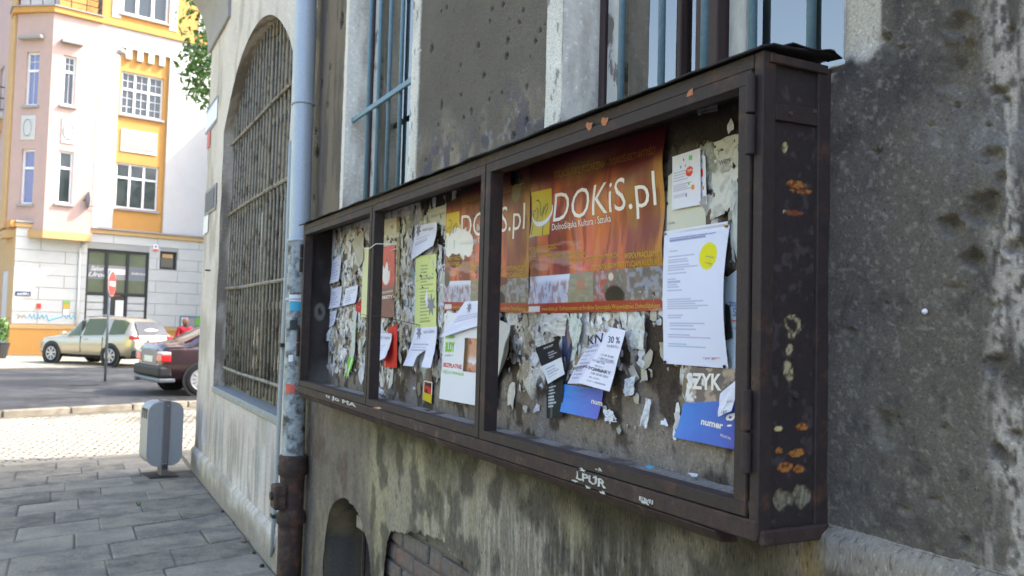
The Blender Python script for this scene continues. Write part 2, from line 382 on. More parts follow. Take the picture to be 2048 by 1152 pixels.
# --- pier between the two windows
ppx = [(864, 97, 5, 8), (1014, 80, 3, 5), (1012, 113, 3, 5), (957, 91, 3, 5), (884, 210, 3, 9), (967, 151, 3, 4), (1037, 44, 2, 3), (883, 23, 2, 3), (984, 18, 2, 3), (1005, 10, 2, 3),
       (831, 160, 2, 3), (922, 130, 2, 2), (922, 190, 2, 2), (927, 235, 2, 3), (942, 222, 2, 6), (978, 200, 2, 2), (1003, 185, 2, 2), (1052, 174, 2, 3), (1068, 270, 2, 4), (1053, 240, 2, 4),
       (1025, 272, 5, 6), (1079, 60, 2, 3), (1070, 82, 2, 3), (893, 15, 2, 2), (1045, 20, 2, 3), (852, 320, 2, 2), (980, 42, 2, 2), (840, 100, 3, 2), (905, 300, 2, 2), (877, 250, 2, 2)]
ppits = []
for x, y, rx, ry in ppx:
    p = onX(x, y, XW); ppits.append((p[1], p[2], .0035*rx+.003, .0014*ry*1.5+.002, .012))
for k in range(60): ppits.append((RNG.uniform(2.1, 3.1), RNG.uniform(2.0, 3.0), RNG.uniform(.003, .006), RNG.uniform(.003, .006), .004))
def pier_m(Y, Z):
    s1 = surround(Y, Z, 3.126, 3.4, 1.0, 41); s2 = surround(Y, Z, 1.9, 2.112, 1.0, 43); return s1, s2
def pier_h(Y, Z):
    s1, s2 = pier_m(Y, Z); H, A, K = ellipses(Y, Z, ppits, 50)
    return .0035*(fbm(Y*35, Z*35, 4, 15)-.5)+H+.006*np.maximum(s1, s2)+.008*(fbm(Y*3, Z*3, 3, 16)-.5)
def pier_c(Y, Z):
    s1, s2 = pier_m(Y, Z); H, A, K = ellipses(Y, Z, ppits, 50)
    c = mixc(L(98, 92, 85), L(112, 106, 96), fbm(Y*6, Z*5, 5, 22))
    lowz = sst(2.30, 2.08, Z+.25*(fbm(Y*7, Z*7, 4, 25)-.5))
    c = mixc(c, L(146, 136, 118), .75*lowz*sst(.35, .6, fbm(Y*5, Z*4, 4, 23)))
    c = mixc(c, L(84, 82, 90), .8*lowz*sst(.5, .62, fbm(Y*12+9, Z*12, 4, 24)))
    c = mixc(c, L(150, 150, 148), .5*sst(.62, .75, fbm(Y*30, Z*30, 3, 29))*lowz)
    c = mixc(c, L(40, 36, 34), .8*np.maximum(A*.6, K))
    wc = mixc(L(228, 226, 216), L(190, 188, 180), fbm(Y*20, Z*8, 4, 26))
    wc = mixc(wc, L(120, 118, 114), .8*sst(.62, .7, fbm(Y*40, Z*20, 4, 27)))
    return mixc(c, wc, np.maximum(s1, s2))
patch('plaster_wall', 2.018, 3.21, 1.97, 3.0, .006, pier_c, pier_h, XW, M['plaster'])
patch('plaster_wall', 2.018, 3.21, 3.0, 4.4, .04, pier_c, pier_h, XW, M['plaster'])
# --- narrow strip between the far window and the downpipe
fpx = [(683, 40, 6, 20), (660, 133, 3, 8), (644, 167, 3, 10), (634, 305, 8, 16), (632, 262, 3, 8), (655, 210, 2, 6), (628, 395, 3, 6)]
fp = []
for x, y, rx, ry in fpx:
    p = onX(x, y, XW); fp.append((p[1], p[2], .006*rx, .0025*ry, .03))
def strip_h(Y, Z):
    H, A, K = ellipses(Y, Z, fp, 70); return .005*(fbm(Y*25, Z*25, 4, 35)-.5)+H*.8
def strip_c(Y, Z):
    H, A, K = ellipses(Y, Z, fp, 70)
    c = mixc(L(122, 112, 98), L(98, 92, 84), sst(.4, .6, fbm(Y*12, Z*3, 5, 32)))
    c = mixc(c, L(40, 36, 32), .85*A)
    return mixc(c, L(222, 218, 208), surround(Y, Z, 4.0, 4.195, 1.0, 45))
patch('plaster_wall', 4.13, 4.80, 1.97, 4.4, .012, strip_c, strip_h, XW, M['plaster'])
# --- wall hidden behind the case and above the windows
patch('plaster_wall', 1.10, 4.80, 1.165, 1.97, .04, pier_c, None, XW+.004, M['plaster'])
patch('plaster_wall', 1.045, 4.80, 4.4, HB, .06, pier_c, None, XW, M['plaster'])
# --- plinth below the case
XP = 1.178
bo_y, bo_w = 3.815, .365
def bo_top(Y): return .40+.30*np.sqrt(np.clip(1-((Y-bo_y)/bo_w)**2, 0, 1))
def bo_in(Y, Z): return (np.abs(Y-bo_y) < bo_w) & (Z < bo_top(Y))
BRK = [onX(*q, XP)[1:] for q in [(782, 1052), (800, 1062), (850, 1064), (893, 1082), (905, 1100), (935, 1122), (948, 1165), (960, 1230), (764, 1230), (768, 1120), (772, 1080)]]
def inpoly(Y, Z, poly):
    r = np.zeros(Y.shape, bool); n = len(poly)
    for i in range(n):
        y1, z1 = poly[i]; y2, z2 = poly[(i+1) % n]
        cnd = ((z1 > Z) != (z2 > Z)) & (Y < (y2-y1)*(Z-z1)/(z2-z1+1e-12)+y1); r ^= cnd
    return r
def wob(Y, Z): return Y+.03*(fbm(Y*14, Z*14, 4, 61)-.5), Z+.03*(fbm(Y*14+5, Z*14, 4, 62)-.5)
def pl_drop(Y, Z):
    a, b = wob(Y, Z); return bo_in(Y+.02*(fbm(Y*12, Z*12, 3, 63)-.5), Z+.012*(fbm(Y*20, Z*20, 3, 64)-.5)) | inpoly(a, b, BRK)
def pl_h(Y, Z):
    comb = .0022*(vn(Y*150, Z*6, 71)-.5)+.0018*(vn(Y*290, Z*14, 72)-.5)
    h = comb*sst(3.5, 2.9, Y)+.010*(fbm(Y*4, Z*4, 4, 73)-.5)+.004*(fbm(Y*30, Z*30, 3, 74)-.5)
    a, b = wob(Y, Z)
    return h-.025*sst(1.150, 1.172, Z)
def pl_c(Y, Z):
    dark = mixc(L(100, 92, 80), L(72, 66, 58), fbm(Y*8, Z*6, 4, 81))
    c = mixc(dark, L(158, 150, 122), sst(.38, .58, fbm(Y*2.6+1.5, Z*2.2, 4, 82)+.28*sst(.35, .1, np.abs(Y-2.95))*sst(1.05, .9, Z)-.1*sst(2.4, 1.6, Y)))
    c = mixc(c, L(146, 138, 124), .65*sst(.46, .60, fbm(Y*3.1, Z*2.4+7, 4, 83)))
    c = mixc(c, L(184, 178, 164), .5*sst(.52, .72, vn(Y*160, Z*9, 84))*sst(3.2, 2.6, Y)*sst(1.08, .9, Z))
    c = mixc(c, L(66, 62, 58), .7*sst(.46, .62, fbm(Y*13, Z*9, 5, 85)))
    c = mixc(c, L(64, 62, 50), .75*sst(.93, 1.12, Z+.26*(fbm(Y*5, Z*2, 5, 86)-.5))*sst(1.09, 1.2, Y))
    left = sst(3.40, 3.62, Y)
    c = mixc(c, mixc(L(98, 92, 85), L(142, 132, 118), fbm(Y*14, Z*3, 5, 87)), .8*left)
    c = mixc(c, L(84, 64, 56), .5*sst(.55, .7, fbm(Y*8+4, Z*6, 3, 88))*left)
    c = mixc(c, L(132, 116, 82), .8*sst(.035, .015, np.abs(Y-1.085)+.03*(fbm(Y*30, Z*30, 3, 90)-.5)))
    led = sst(1.09, 1.05, Y)*sst(1.09, 1.12, Z)
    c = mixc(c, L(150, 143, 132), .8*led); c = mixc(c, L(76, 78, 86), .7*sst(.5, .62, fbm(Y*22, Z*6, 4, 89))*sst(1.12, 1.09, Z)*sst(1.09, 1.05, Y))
    return c
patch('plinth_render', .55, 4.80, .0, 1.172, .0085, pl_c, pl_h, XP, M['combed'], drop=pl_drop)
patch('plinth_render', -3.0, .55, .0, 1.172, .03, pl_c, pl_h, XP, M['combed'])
mb = MB(); mb.box(XW-.003, XW+.08, -3, 4.8, 1.14, 1.168); mk('plinth_core', mb, M['mortar'], bld)
# exposed bricks
mb = MB(); mb.box(XP+.034, XP+.12, 2.3, 3.42, .0, .8); mk('mortar_bed', mb, M['mortar'], bld)
z = .27; row = 0
while z < .72:
    y = 2.35+(row % 2)*.06
    while y < 3.36:
        ln = random.choice([.12, .25, .12, .2]); d = random.uniform(-.004, .010)
        ys = (y, min(y+ln-.010, 3.40))
        if inpoly(np.array([(ys[0]+ys[1])/2]), np.array([z+.03]), [(p[0]*1, p[1]) for p in BRK])[0] or random.random() < .9:
            mb = MB(); j = [random.uniform(-.004, .004) for _ in range(4)]
            mb.add([(XP+.018+d, ys[0]+j[0], z), (XP+.018+d, ys[1]+j[1], z+j[0]), (XP+.018+d+j[2], ys[1], z+.060+j[3]), (XP+.018+d+j[1], ys[0], z+.062),
                    (XP+.08, ys[0], z), (XP+.08, ys[1], z), (XP+.08, ys[1], z+.062), (XP+.08, ys[0], z+.062)],
                   [(0, 1, 2, 3), (4, 7, 6, 5), (0, 4, 5, 1), (1, 5, 6, 2), (2, 6, 7, 3), (3, 7, 4, 0)])
            mk('brick', mb, M['brick'], bld, bevel=.006)
        y += ln
    z += .073; row += 1
# basement opening: reveal, back, iron bars
n = 26; arc = [(bo_y+bo_w*1.02, 0)]+[(bo_y+bo_w*1.02*cos(pi*k/n), .40+.31*sin(pi*k/n)) for k in range(n+1)]+[(bo_y-bo_w*1.02, 0)]
P = np.zeros((len(arc), 9, 3)); 
for i, (y, zz) in enumerate(arc):
    for k in range(9):
        X = XP+.004+k*.045; nn = fbm(np.array([y*8+zz*5]), np.array([X*14+zz*3]), 3, 91)[0]-.5
        P[i, k] = (X, y+nn*.05, zz+nn*.04)
mb = MB(); mb.grid(P)
cc = mixc(L(98, 94, 88), L(140, 126, 98), sst(.45, .62, fbm(P[..., 2]*9, P[..., 0]*9+P[..., 1]*4, 4, 92)))
mk('basement_reveal', mb, M['plaster'], bld, smooth=True, cols=cc)
bw = thing('basement_window', '', 'x'); del bw['label'], bw['category']; bw.parent = bld; bw.location = (0, 0, 0)
mb = MB(); mb.box(XP+.36, XP+.38, bo_y-.42, bo_y+.42, 0, .8); mk('pane', mb, M['dark'], bw)  # dark sheet standing for the unlit basement interior
for yy in (3.50, 3.60, 3.72, 3.85, 3.98): mb = MB(); mb.tube([(XP+.14, yy, 0), (XP+.14, yy, .72)], .011, 8); mk('iron_bar', mb, M['castiron'], bw)
mb = MB(); mb.box(XP+.08, XP+.12, 3.46, 3.92, .545, .60); mk('iron_strap', mb, M['greybar'], bw)

# --- arched wall (beyond the downpipe)
AY0, AY1, AYC, AZC, AR, ASILL = 5.41, 8.09, 6.75, 1.95, 1.85, .90
def arch_c(Y, Z):
    c = mixc(L(216, 210, 204), L(188, 181, 174), fbm(Y*2.5, Z*1.6, 5, 101))
    c = mixc(c, L(150, 143, 132), .55*sst(.52, .7, fbm(Y*5, Z*2.2+3, 5, 102)))
    c = mixc(c, L(184, 172, 168), .5*sst(.5, .65, fbm(Y*4+8, Z*1.2, 4, 103))*sst(1.0, .7, Z))
    c = mixc(c, L(150, 164, 170), .45*sst(.55, .68, fbm(Y*6+2, Z*2, 4, 104))*sst(1.0, .7, Z))
    c = mixc(c, L(120, 114, 106), .5*sst(.55, .62, vn(Y*30, Z*2, 105))*sst(.9, .5, Z))
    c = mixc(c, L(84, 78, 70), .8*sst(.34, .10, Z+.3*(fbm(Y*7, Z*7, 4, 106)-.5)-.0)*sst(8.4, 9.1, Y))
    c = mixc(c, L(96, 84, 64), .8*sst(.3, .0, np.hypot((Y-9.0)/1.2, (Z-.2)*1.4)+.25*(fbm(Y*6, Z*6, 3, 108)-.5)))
    return c
def arch_h(Y, Z): return .012*(fbm(Y*3, Z*3, 4, 111)-.5)+.005*(fbm(Y*16, Z*16, 4, 112)-.5)
patch('arched_wall', 4.75, AY0, .22, HB, .04, arch_c, arch_h, XA, M['plaster_fine'])
patch('arched_wall', AY0, AY1, .22, ASILL, .04, arch_c, arch_h, XA, M['plaster_fine'])
patch('arched_wall', AY1, YEND, .22, HB, .04, arch_c, arch_h, XA, M['plaster_fine'])
ys = np.linspace(AY0, AY1, 60); ts = np.linspace(0, 1, 70)
Yg, T = np.meshgrid(ys, ts, indexing='ij'); Zb = AZC+np.sqrt(AR**2-(Yg-AYC)**2); Zg = Zb+(HB-Zb)*T
mb = MB(); mb.grid(np.stack([XA-arch_h(Yg, Zg), Yg, Zg], -1)); mk('arched_wall', mb, M['plaster_fine'], bld, smooth=True, cols=arch_c(Yg, Zg))
def apl_c(Y, Z): return mixc(mixc(arch_c(Y*1.7, Z*2), L(186, 180, 168), .4), L(140, 132, 122), .6*sst(.45, .65, fbm(Y*3, Z*9, 5, 109)))
patch('arched_wall_plinth', 4.75, YEND+.03, -.02, .235, .03, apl_c, lambda Y, Z: arch_h(Y, Z)*.2-.028*(Z > .232), XA-.030, M['plaster_fine'])
# reveal of the arch
path = [(AY1, ASILL-.02)]+[(AY1, z) for z in np.linspace(ASILL, 3.2, 30)]
th = np.linspace(atan2(AZC+sqrt(AR**2-1.34**2)-AZC, 1.34), pi-atan2(sqrt(AR**2-1.34**2), 1.34), 50)
path += [(AYC+AR*cos(t), AZC+AR*sin(t)) for t in th]+[(AY0, z) for z in np.linspace(3.2, ASILL-.02, 30)]
xs = np.linspace(XA+.002, XA+.19, 8)
P = np.array([[(x, y, z) for x in xs] for (y, z) in path]); mb = MB(); mb.grid(P)
cc = mixc(L(186, 178, 166), L(134, 126, 114), sst(.35, .6, fbm(P[..., 1]*5+P[..., 0]*30, P[..., 2]*5, 4, 121)))
mk('arch_reveal', mb, M['plaster_fine'], bld, smooth=True, cols=cc)
mb = MB(); mb.box(XA-.012, XA+.20, AY0+.003, AY1-.003, ASILL-.05, ASILL+.004); mk('arch_sill', mb, M['zincflat'], bld, bevel=.006)
# grille of the arched window
gr = thing('arched_grille', '', 'x'); del gr['label'], gr['category']; gr.parent = bld; gr.location = (0, 0, 0)
XG = XA+.088
y = AY0+.06; k = 0
while y < AY1-.03:
    zt = AZC+sqrt(AR**2-(y-AYC)**2)-.02; dy = random.uniform(-.008, .008)
    mb = MB(); mb.tube([(XG, y+dy, ASILL+.02+random.uniform(0, .03)), (XG-.004, y, 1.8), (XG, y-dy, zt)], .0095, 6)
    mk('bar', mb, M['greybar'], gr, smooth=True); y += .122
for z in (1.075, 1.785, 2.46, 3.11):
    hw = 1.33 if z < 3.15 else 1.3
    pts = [(XG-.016, AYC-hw, z-.005), (XG-.020, AYC-.5, z+random.uniform(-.012, .012)), (XG-.020, AYC+.5, z+random.uniform(-.01, .01)), (XG-.016, AYC+hw, z+.004)]
    mb = MB(); mb.tube(pts, .013, 6); mk('crossbar', mb, M['greybar'], gr)
# wooden arched window behind
aw = thing('arched_window', '', 'x'); del aw['label'], aw['category']; aw.parent = bld; aw.location = (0, 0, 0)
XWN = XA+.165
def arcz(y, r=AR): return AZC+sqrt(max(0, r**2-(y-AYC)**2))
ring = [(AYC+(AR-.01)*cos(t), AZC+(AR-.01)*sin(t)) for t in th]; inner = [(AYC+(AR-.09)*cos(t), AZC+(AR-.09)*sin(t)) for t in th]
for nm, r0, r1, xx in (('arch_frame', AR-.002, AR-.07, XWN-.03), ('arch_frame', AR-.072, AR-.13, XWN-.012)):
    mb = MB(); A = [(AYC+r0*cos(t), AZC+r0*sin(t)) for t in th]; B = [(AYC+r1*cos(t), AZC+r1*sin(t)) for t in th]
    P = np.array([[(xx+.05, *a), (xx, *a), (xx, *b), (xx+.05, *b)] for a, b in zip(A, B)]); mb.grid(P); mk(nm, mb, M['oldwood'], aw)
for y, w_ in ((AY1-.035, .07), (7.42, .05), (6.75, .09), (6.08, .05), (AY0+.035, .07)):
    mb = MB(); mb.box(XWN-.03, XWN+.03, y-w_/2, y+w_/2, ASILL+.004, arcz(y)-.06); mk('mullion', mb, M['oldwood'], aw)
for z, h in ((ASILL+.05, .09), (1.62, .05), (2.50, .12), (3.05, .05)):
    mb = MB(); mb.box(XWN-.022, XWN+.028, AY0+.01, AY1-.01, z-h/2, z+h/2); mk('transom', mb, M['oldwood'], aw)
for y0 in np.arange(AY0+.02, AY1-.05, .16):
    mb = MB(); zt = min(arcz(y0), arcz(y0+.15))-.03; mb.box(XWN+.030, XWN+.05, y0, y0+.152, 2.52, zt); mk('board', mb, M['oldwood'], aw)
for a, b in ((AY0+.02, 6.08), (6.08, 6.75), (6.75, 7.42), (7.42, AY1-.02)):
    for z0, z1 in ((ASILL+.08, 1.60), (1.64, 2.46)):
        mb = MB(); mb.box(XWN+.004, XWN+.008, a+.02, b-.02, z0, z1); mk('pane', mb, M['pane'], aw)
mb = MB(); mb.box(XWN+.10, XWN+.12, AY0-.1, AY1+.1, .8, 2.6); mk('dark_room_board', mb, M['dark'], aw)  # dark board standing for the unlit room behind the window
mb = MB(); mb.box(XWN+.018, XWN+.022, 5.45, 6.70, 1.66, 2.42); mk('curtain_sky_sheet', mb, M['winwhite'], aw)  # white sheet standing in for sky reflected in the panes
# corbel under the balcony above the corner
pr = [(0, 4.26), (-.075, 4.26)]+[(-.08-.40*(1-cos(t)), 4.29+.60*sin(t)) for t in np.linspace(0, pi/2, 14)]+[(-.50, 4.90), (-.50, 5.4), (0, 5.4)]
mb = MB(); mb.prism([(XA+.05+p[0], p[1]) for p in pr], 7.95, YEND+.1, T=lambda a, b, c: (a, c, b)); mk('corbel', mb, M['sill'], bld)
# small things fixed to the corner pier belong to the wall
# mass of the building; unseen end walls and roof added to stop light leaks
mb = MB(); mb.box(1.95, 9.5, -3, YEND-.12, 0, HB-.05); mk('inner_mass', mb, M['dark'], bld)
mb = MB(); mb.box(XA+.004, 9.6, YEND-.10, YEND, 0, HB); mk('end_wall', mb, M['white'], bld)
mb = MB(); mb.box(XW-.12, 9.7, -3.1, YEND+.02, HB, HB+.25); mk('roof', mb, M['roofsheet'], bld)
mb = MB(); mb.box(XW+.01, 9.5, -3.1, -3.0, 0, HB); mk('rear_wall', mb, M['white'], bld)

# --- the two rectangular windows
def rect_window(y0, y1, z0, z1, bars, mull, zc=2.52):
    wn = thing('window', '', 'x'); del wn['label'], wn['category']; wn.parent = bld; wn.location = (0, 0, 0)
    D = .17
    for (ya, yb, nm) in ((y1, y1, 'reveal'), (y0, y0, 'reveal')):
        P = np.array([[(XW-.004+k*D/10, ya, z0+.004+j*(z1-z0-.004)/60) for j in range(61)] for k in range(11)]); mb = MB(); mb.grid(P)
        cc = mixc(L(236, 234, 222), L(204, 200, 188), sst(.4, .65, fbm(P[..., 2]*4, P[..., 0]*20+ya, 5, 131)))
        cc = mixc(cc, L(120, 118, 112), .7*sst(.14, .03, P[..., 2]-z0+.2*(fbm(P[..., 2]*9, P[..., 0]*30, 3, 132)-.4)))
        mk(nm, mb, M['plaster_fine'], wn, smooth=True, cols=cc)
    mb = MB(); mb.box(XW-.003, XW+D, y0, y1, z1, z1+.03); mk('lintel_reveal', mb, M['sill'], wn)
    mb = MB(); mb.add([(XW+.004, y0, z0-.012), (XW+.004, y1, z0-.012), (XW+D+.02, y1, z0+.012), (XW+D+.02, y0, z0+.012)], [(0, 1, 2, 3)])
    mk('window_sill', mb, M['mortar'], wn, solid=.02)
    X0, X1 = XW+.115, XW+.165
    def member(a, b, c, d, mt, nm='frame', x0=X0, x1=X1): mb = MB(); mb.box(x0, x1, a, b, c, d); mk(nm, mb, mt, wn, bevel=.003)
    member(y1-.028, y1-.002, z0, z1, M['brownwood']); member(y0+.002, y0+.03, z0, z1, M['brownwood'])
    member(y1-.085, y1-.030, z0+.045, z1-.04, M['whitewood'], x0=X0+.01); member(y0+.032, y0+.08, z0+.045, z1-.04, M['whitewood'], x0=X0+.01)
    member(y0+.03, y1-.03, z0+.012, z0+.05, M['whitewood'], x0=X0+.006); member(y0+.03, y1-.03, z1-.04, z1, M['brownwood'])
    ym = mull
    member(ym-.035, ym+.045, z0+.05, z1-.04, M['brownwood'], 'mullion', x0=X0-.02)
    if ym > y0+.2: member(ym-.092, ym-.037, z0+.05, z1-.04, M['whitewood'], x0=X0+.01)
    member(ym+.135, ym+.153, z0+.05, z1-.04, M['brownwood'], 'sash_bar', x0=X0+.01)
    if ym > y0+.2: mb = MB(); mb.box(X0+.028, X0+.032, y0+.06, ym-.08, z0+.05, z1-.05); mk('pane', mb, M['pane'], wn)
    mb = MB(); mb.box(X0+.029, X0+.033, ym+.04, y1-.07, z0+.05, z1-.05); mk('pane', mb, M['pane'], wn)
    mb = MB(); mb.box(X1+.03, X1+.04, y0, y1, z0, z1); mk('curtain_sky_sheet', mb, M['curtain'] if y0 < 2 else M['greydrape'], wn)
    mb = MB(); mb.box(X1+.02, X1+.026, ym+.16, y1, z0, z1); mk('side_drape', mb, M['greydrape'], wn)
    for y in bars:
        mb = MB(); mb.tube([(XW+.05, y+random.uniform(-.004, .004), z0-.01), (XW+.048, y, z0+.9), (XW+.05, y, z1+.0)], .0095, 10); mk('window_bar', mb, M['bluebar'], wn, smooth=True)
    mb = MB(); mb.box(XW+.026, XW+.040, y0-.0, y1, zc-.013, zc+.013); mk('crossbar', mb, M['bluebar'], wn, bevel=.003)
rect_window(3.21, 4.13, 1.985, 4.4, (3.935, 3.785, 3.635, 3.48, 3.33), 3.25)
rect_window(1.045, 2.018, 1.985, 4.4, (1.805, 1.640, 1.480, 1.33, 1.168), 1.525)
# loose objects fixed on the corner pier

# ================================================================== THINGS FIXED TO OUR WALL
# downpipe in the corner
PY, PX = 4.62, 1.10
dp = thing('downpipe', 'thick galvanised downpipe running into a rusty cast iron foot beside the notice case', 'downpipe', (PX, PY, 0))
ptop = np.array([PX+.01, 4.70, 3.6]); pb = np.array([PX+.0, 4.55, .80])
def pp(z): t = (z-.80)/2.8; return tuple(pb*(1-t)+ptop*t*1.0) if False else (pb[0]+(ptop[0]-pb[0])*t, pb[1]+(ptop[1]-pb[1])*t, z)
R = .056
mb = MB(); mb.tube([pp(1.93), pp(2.72)], R, 28, False); mk('upper_pipe', mb, M['zinc'], dp, smooth=True)
mb = MB(); mb.tube([pp(2.70), pp(2.705), pp(4.5), pp(HB)], [R+.003, R+.003, R+.003, R+.003], 28, False); mk('upper_pipe', mb, M['zinc'], dp, smooth=True)
mb = MB(); mb.tube([pp(.78), pp(1.4), pp(1.945)], R+.003, 28, False); mk('lower_pipe', mb, M['zinc_old'], dp, smooth=True)
for z in (1.62, 2.700, 1.94):
    mb = MB(); mb.tube([pp(z-.008), pp(z-.004), pp(z+.004), pp(z+.008)], [R+.004, R+.0085, R+.0085, R+.004], 28, False); mk('pipe_joint', mb, M['zinc'], dp, smooth=True)
q = pp(.4); cx, cy = pb[0], pb[1]-.005
Tq = lambda a, b, c: (cx+a, cy+b, c)
mb = MB(); mb.lathe([(.063, -.02), (.063, .30), (.065, .42), (.066, .44), (.074, .445), (.076, .48), (.071, .50), (.063, .51), (.062, .60), (.064, .68), (.066, .69), (.076, .70), (.078, .74), (.073, .76), (.075, .79), (.068, .80)], 28, Tq)
mk('cast_iron_foot', mb, M['castiron'], dp, smooth=True)
pcx, pcy, pz = cx-.068, cy-.01, .585
mb = MB(); mb.box(pcx-.035, pcx+.03, pcy-.055, pcy+.055, pz-.06, pz+.065); mk('cleaning_cover', mb, M['castiron'], dp, bevel=.012, seg=2)
mb = MB(); mb.tube([(pcx-.05, pcy-.01, pz+.01), (pcx-.03, pcy-.01, pz+.01)], .022, 8); mk('cover_nut', mb, M['castiron'], dp)
def sticker(px0, py0, px1, py1, mt, nm='sticker'):
    a = onX(px0, py0, PX-R+.02); b = onX(px1, py1, PX-R+.02)
    a0 = math.asin(max(-1, min(1, (px0-589)/21.5))); a1 = math.asin(max(-1, min(1, (px1-589)/21.5)))
    vx = ray(589, 600)[:2]; vx = vx/np.linalg.norm(vx); rt = np.array([vx[1], -vx[0]])
    P = []
    for i in range(7):
        t = a0+(a1-a0)*i/6; rr = R+.0075; zz = lambda yy: onX(589, yy, PX)[2]; rowp = []
        for yy in np.linspace(py0, py1, 5):
            c0 = pp(zz(yy)); rowp.append((c0[0]+(rt[0]*sin(t)-vx[0]*cos(t))*rr, c0[1]+(rt[1]*sin(t)-vx[1]*cos(t))*rr, c0[2]+random.uniform(-.002, .002)))
        P.append(rowp)
    mb = MB(); mb.grid(np.array(P)); return mk(nm, mb, mt, dp, smooth=True)
for s in ((576, 605, 598, 622, M['cyan']), (590, 672, 600, 697, M['pinkst']), (573, 767, 589, 785, M['redst']), (574, 590, 600, 604, M['signwhite']), (577, 640, 590, 660, M['plasticblack']), (576, 709, 584, 722, M['signwhite'])):
    sticker(*s)
pn = onX(1851, 623, XW-.004); mb = MB(); mb.lathe([(.0035, 0), (.0048, .002), (.004, .005), (.0015, .0065)], 12, lambda a, b, c: (XW-.003-c, pn[1]+a, pn[2]+b))
tag(mk('nail_head', mb, M['plate'], smooth=True), 'small round white nail head alone on the dark right hand wall', 'nail')
# conduit
cd = thing('conduit', 'thin grey conduit pipe clamped to the arched wall just left of the downpipe', 'pipe', (XA-.02, 5.2, 0))
cpts = [(XA-.045, 5.17, 2.6), (XA-.045, 5.16, 1.8), (XA-.048, 5.18, 1.1), (XA-.05, 5.2, .45), (XA-.055, 5.2, .25), (XA-.05, 5.25, .14), (XA-.03, 5.34, .07), (XA+.01, 5.42, .04)]
mb = MB(); mb.tube(cpts, .0135, 10); mk('conduit_tube', mb, M['conduit'], cd, smooth=True)
mb = MB(); mb.box(XA-.07, XA+.0, 5.13, 5.19, 1.35, 1.372); mk('clamp', mb, M['plasticblack'], cd)
mb = MB(); mb.box(XA-.07, XA+.0, 5.17, 5.23, .33, .35); mk('clamp', mb, M['plasticblack'], cd)
# plates and boxes on the corner pier
def on_pier(name, label, cat, x0, y0, x1, y1, mt, th=.003, parts=()):
    a = onX(x0, y0, XA-.01); b = onX(x1, y1, XA-.01)
    t = thing(name, label, cat, (XA, float(a[1]), float(b[2])))
    mb = MB(); mb.box(XA-.008-th, XA-.006, min(a[1], b[1]), max(a[1], b[1]), min(a[2], b[2]), max(a[2], b[2])); mk('plate', mb, mt, t, bevel=.002)
    return t, a, b
t, a, b = on_pier('street_plate', 'small enamel street plate with blue edge on the corner pier', 'sign', 413, 222, 433, 243, M['signwhite'])
mb = MB(); mb.box(XA-.014, XA-.0125, b[1], a[1], a[2]-.03, a[2]-.002); mk('blue_band', mb, M['signblue'], t)
mb = MB(); mb.box(XA-.014, XA-.0125, b[1], a[1], b[2]+.002, b[2]+.03); mk('blue_band', mb, M['signblue'], t)
on_pier('torn_sticker', 'faded orange red sticker below the street plate', 'sticker', 415, 264, 419, 292, M['redst'], .002)
t, a, b = on_pier('meter_box', 'small dark recessed box with pale frame on the corner pier', 'box', 411, 385, 431, 418, M['sill'], .006)
mb = MB(); mb.box(XA-.018, XA-.016, b[1]+.08, a[1]-.08, b[2]+.03, a[2]-.03); mk('box_door', mb, M['darkmetal'], t)
on_pier('pasted_notice', 'narrow white paper notice pasted below the box on the corner pier', 'notice', 408, 428, 415, 464, M['signwhite'], .002)
mb = MB(); p = onX(421, 541, XA); mb.tube([(XA, p[1], p[2]), (XA-.05, p[1]-.02, p[2])], .008, 8)
tag(mk('iron_hook', mb, M['castiron']), 'short iron hook sticking out of the corner pier left of the arched window', 'hook')

# ================================================================== THE NOTICE CASE
case = thing('notice_case', 'long dark brown iron notice case without glass, three open bays, mounted on the wall', 'notice case', (XF, YC0, ZC0))
def cbox(nm, x0, x1, y0, y1, z0, z1, mt='case', bevel=.0015, parent=None):
    mb = MB(); mb.box(x0, x1, y0, y1, z0, z1); return mk(nm, mb, M[mt], parent or case, bevel=bevel)
# back board
def board_paper(Y, Z):
    n = fbm(Y*7, Z*5, 5, 201); n2 = fbm(Y*22, Z*9, 4, 202)
    dens = .60*np.ones_like(Y)
    dens = np.where(Y > 3.2, .80, dens); dens = np.where((Y < 3.2) & (Y > 2.7), .68, dens)
    dens = dens-.42*sst(1.40, 1.25, Z+.12*(n-.5))*(1-sst(3.15, 3.4, Y)*.75)
    dens = dens+.16*sst(1.30, 1.42, Z)*sst(1.66, 1.58, Z)*(Y < 2.25)
    dens = dens-.5*sst(1.30, 1.22, Z)-.35*sst(1.88, 1.94, Z)*sst(3.6, 2.4, Y)
    dens = dens-.5*sst(1.40, 1.5, Y)*sst(2.2, 1.6, Y)*sst(1.80, 1.84, Z)
    return sst(.50, .54, dens+(n-.5)*.9+(n2-.5)*.8+(fbm(Y*60, Z*25, 3, 199)-.5)*.35)
def board_h(Y, Z):
    p = board_paper(Y, Z); return .0035*p*(.6+.8*fbm(Y*30, Z*30, 3, 203))+.002*(fbm(Y*60, Z*60, 3, 204)-.5)
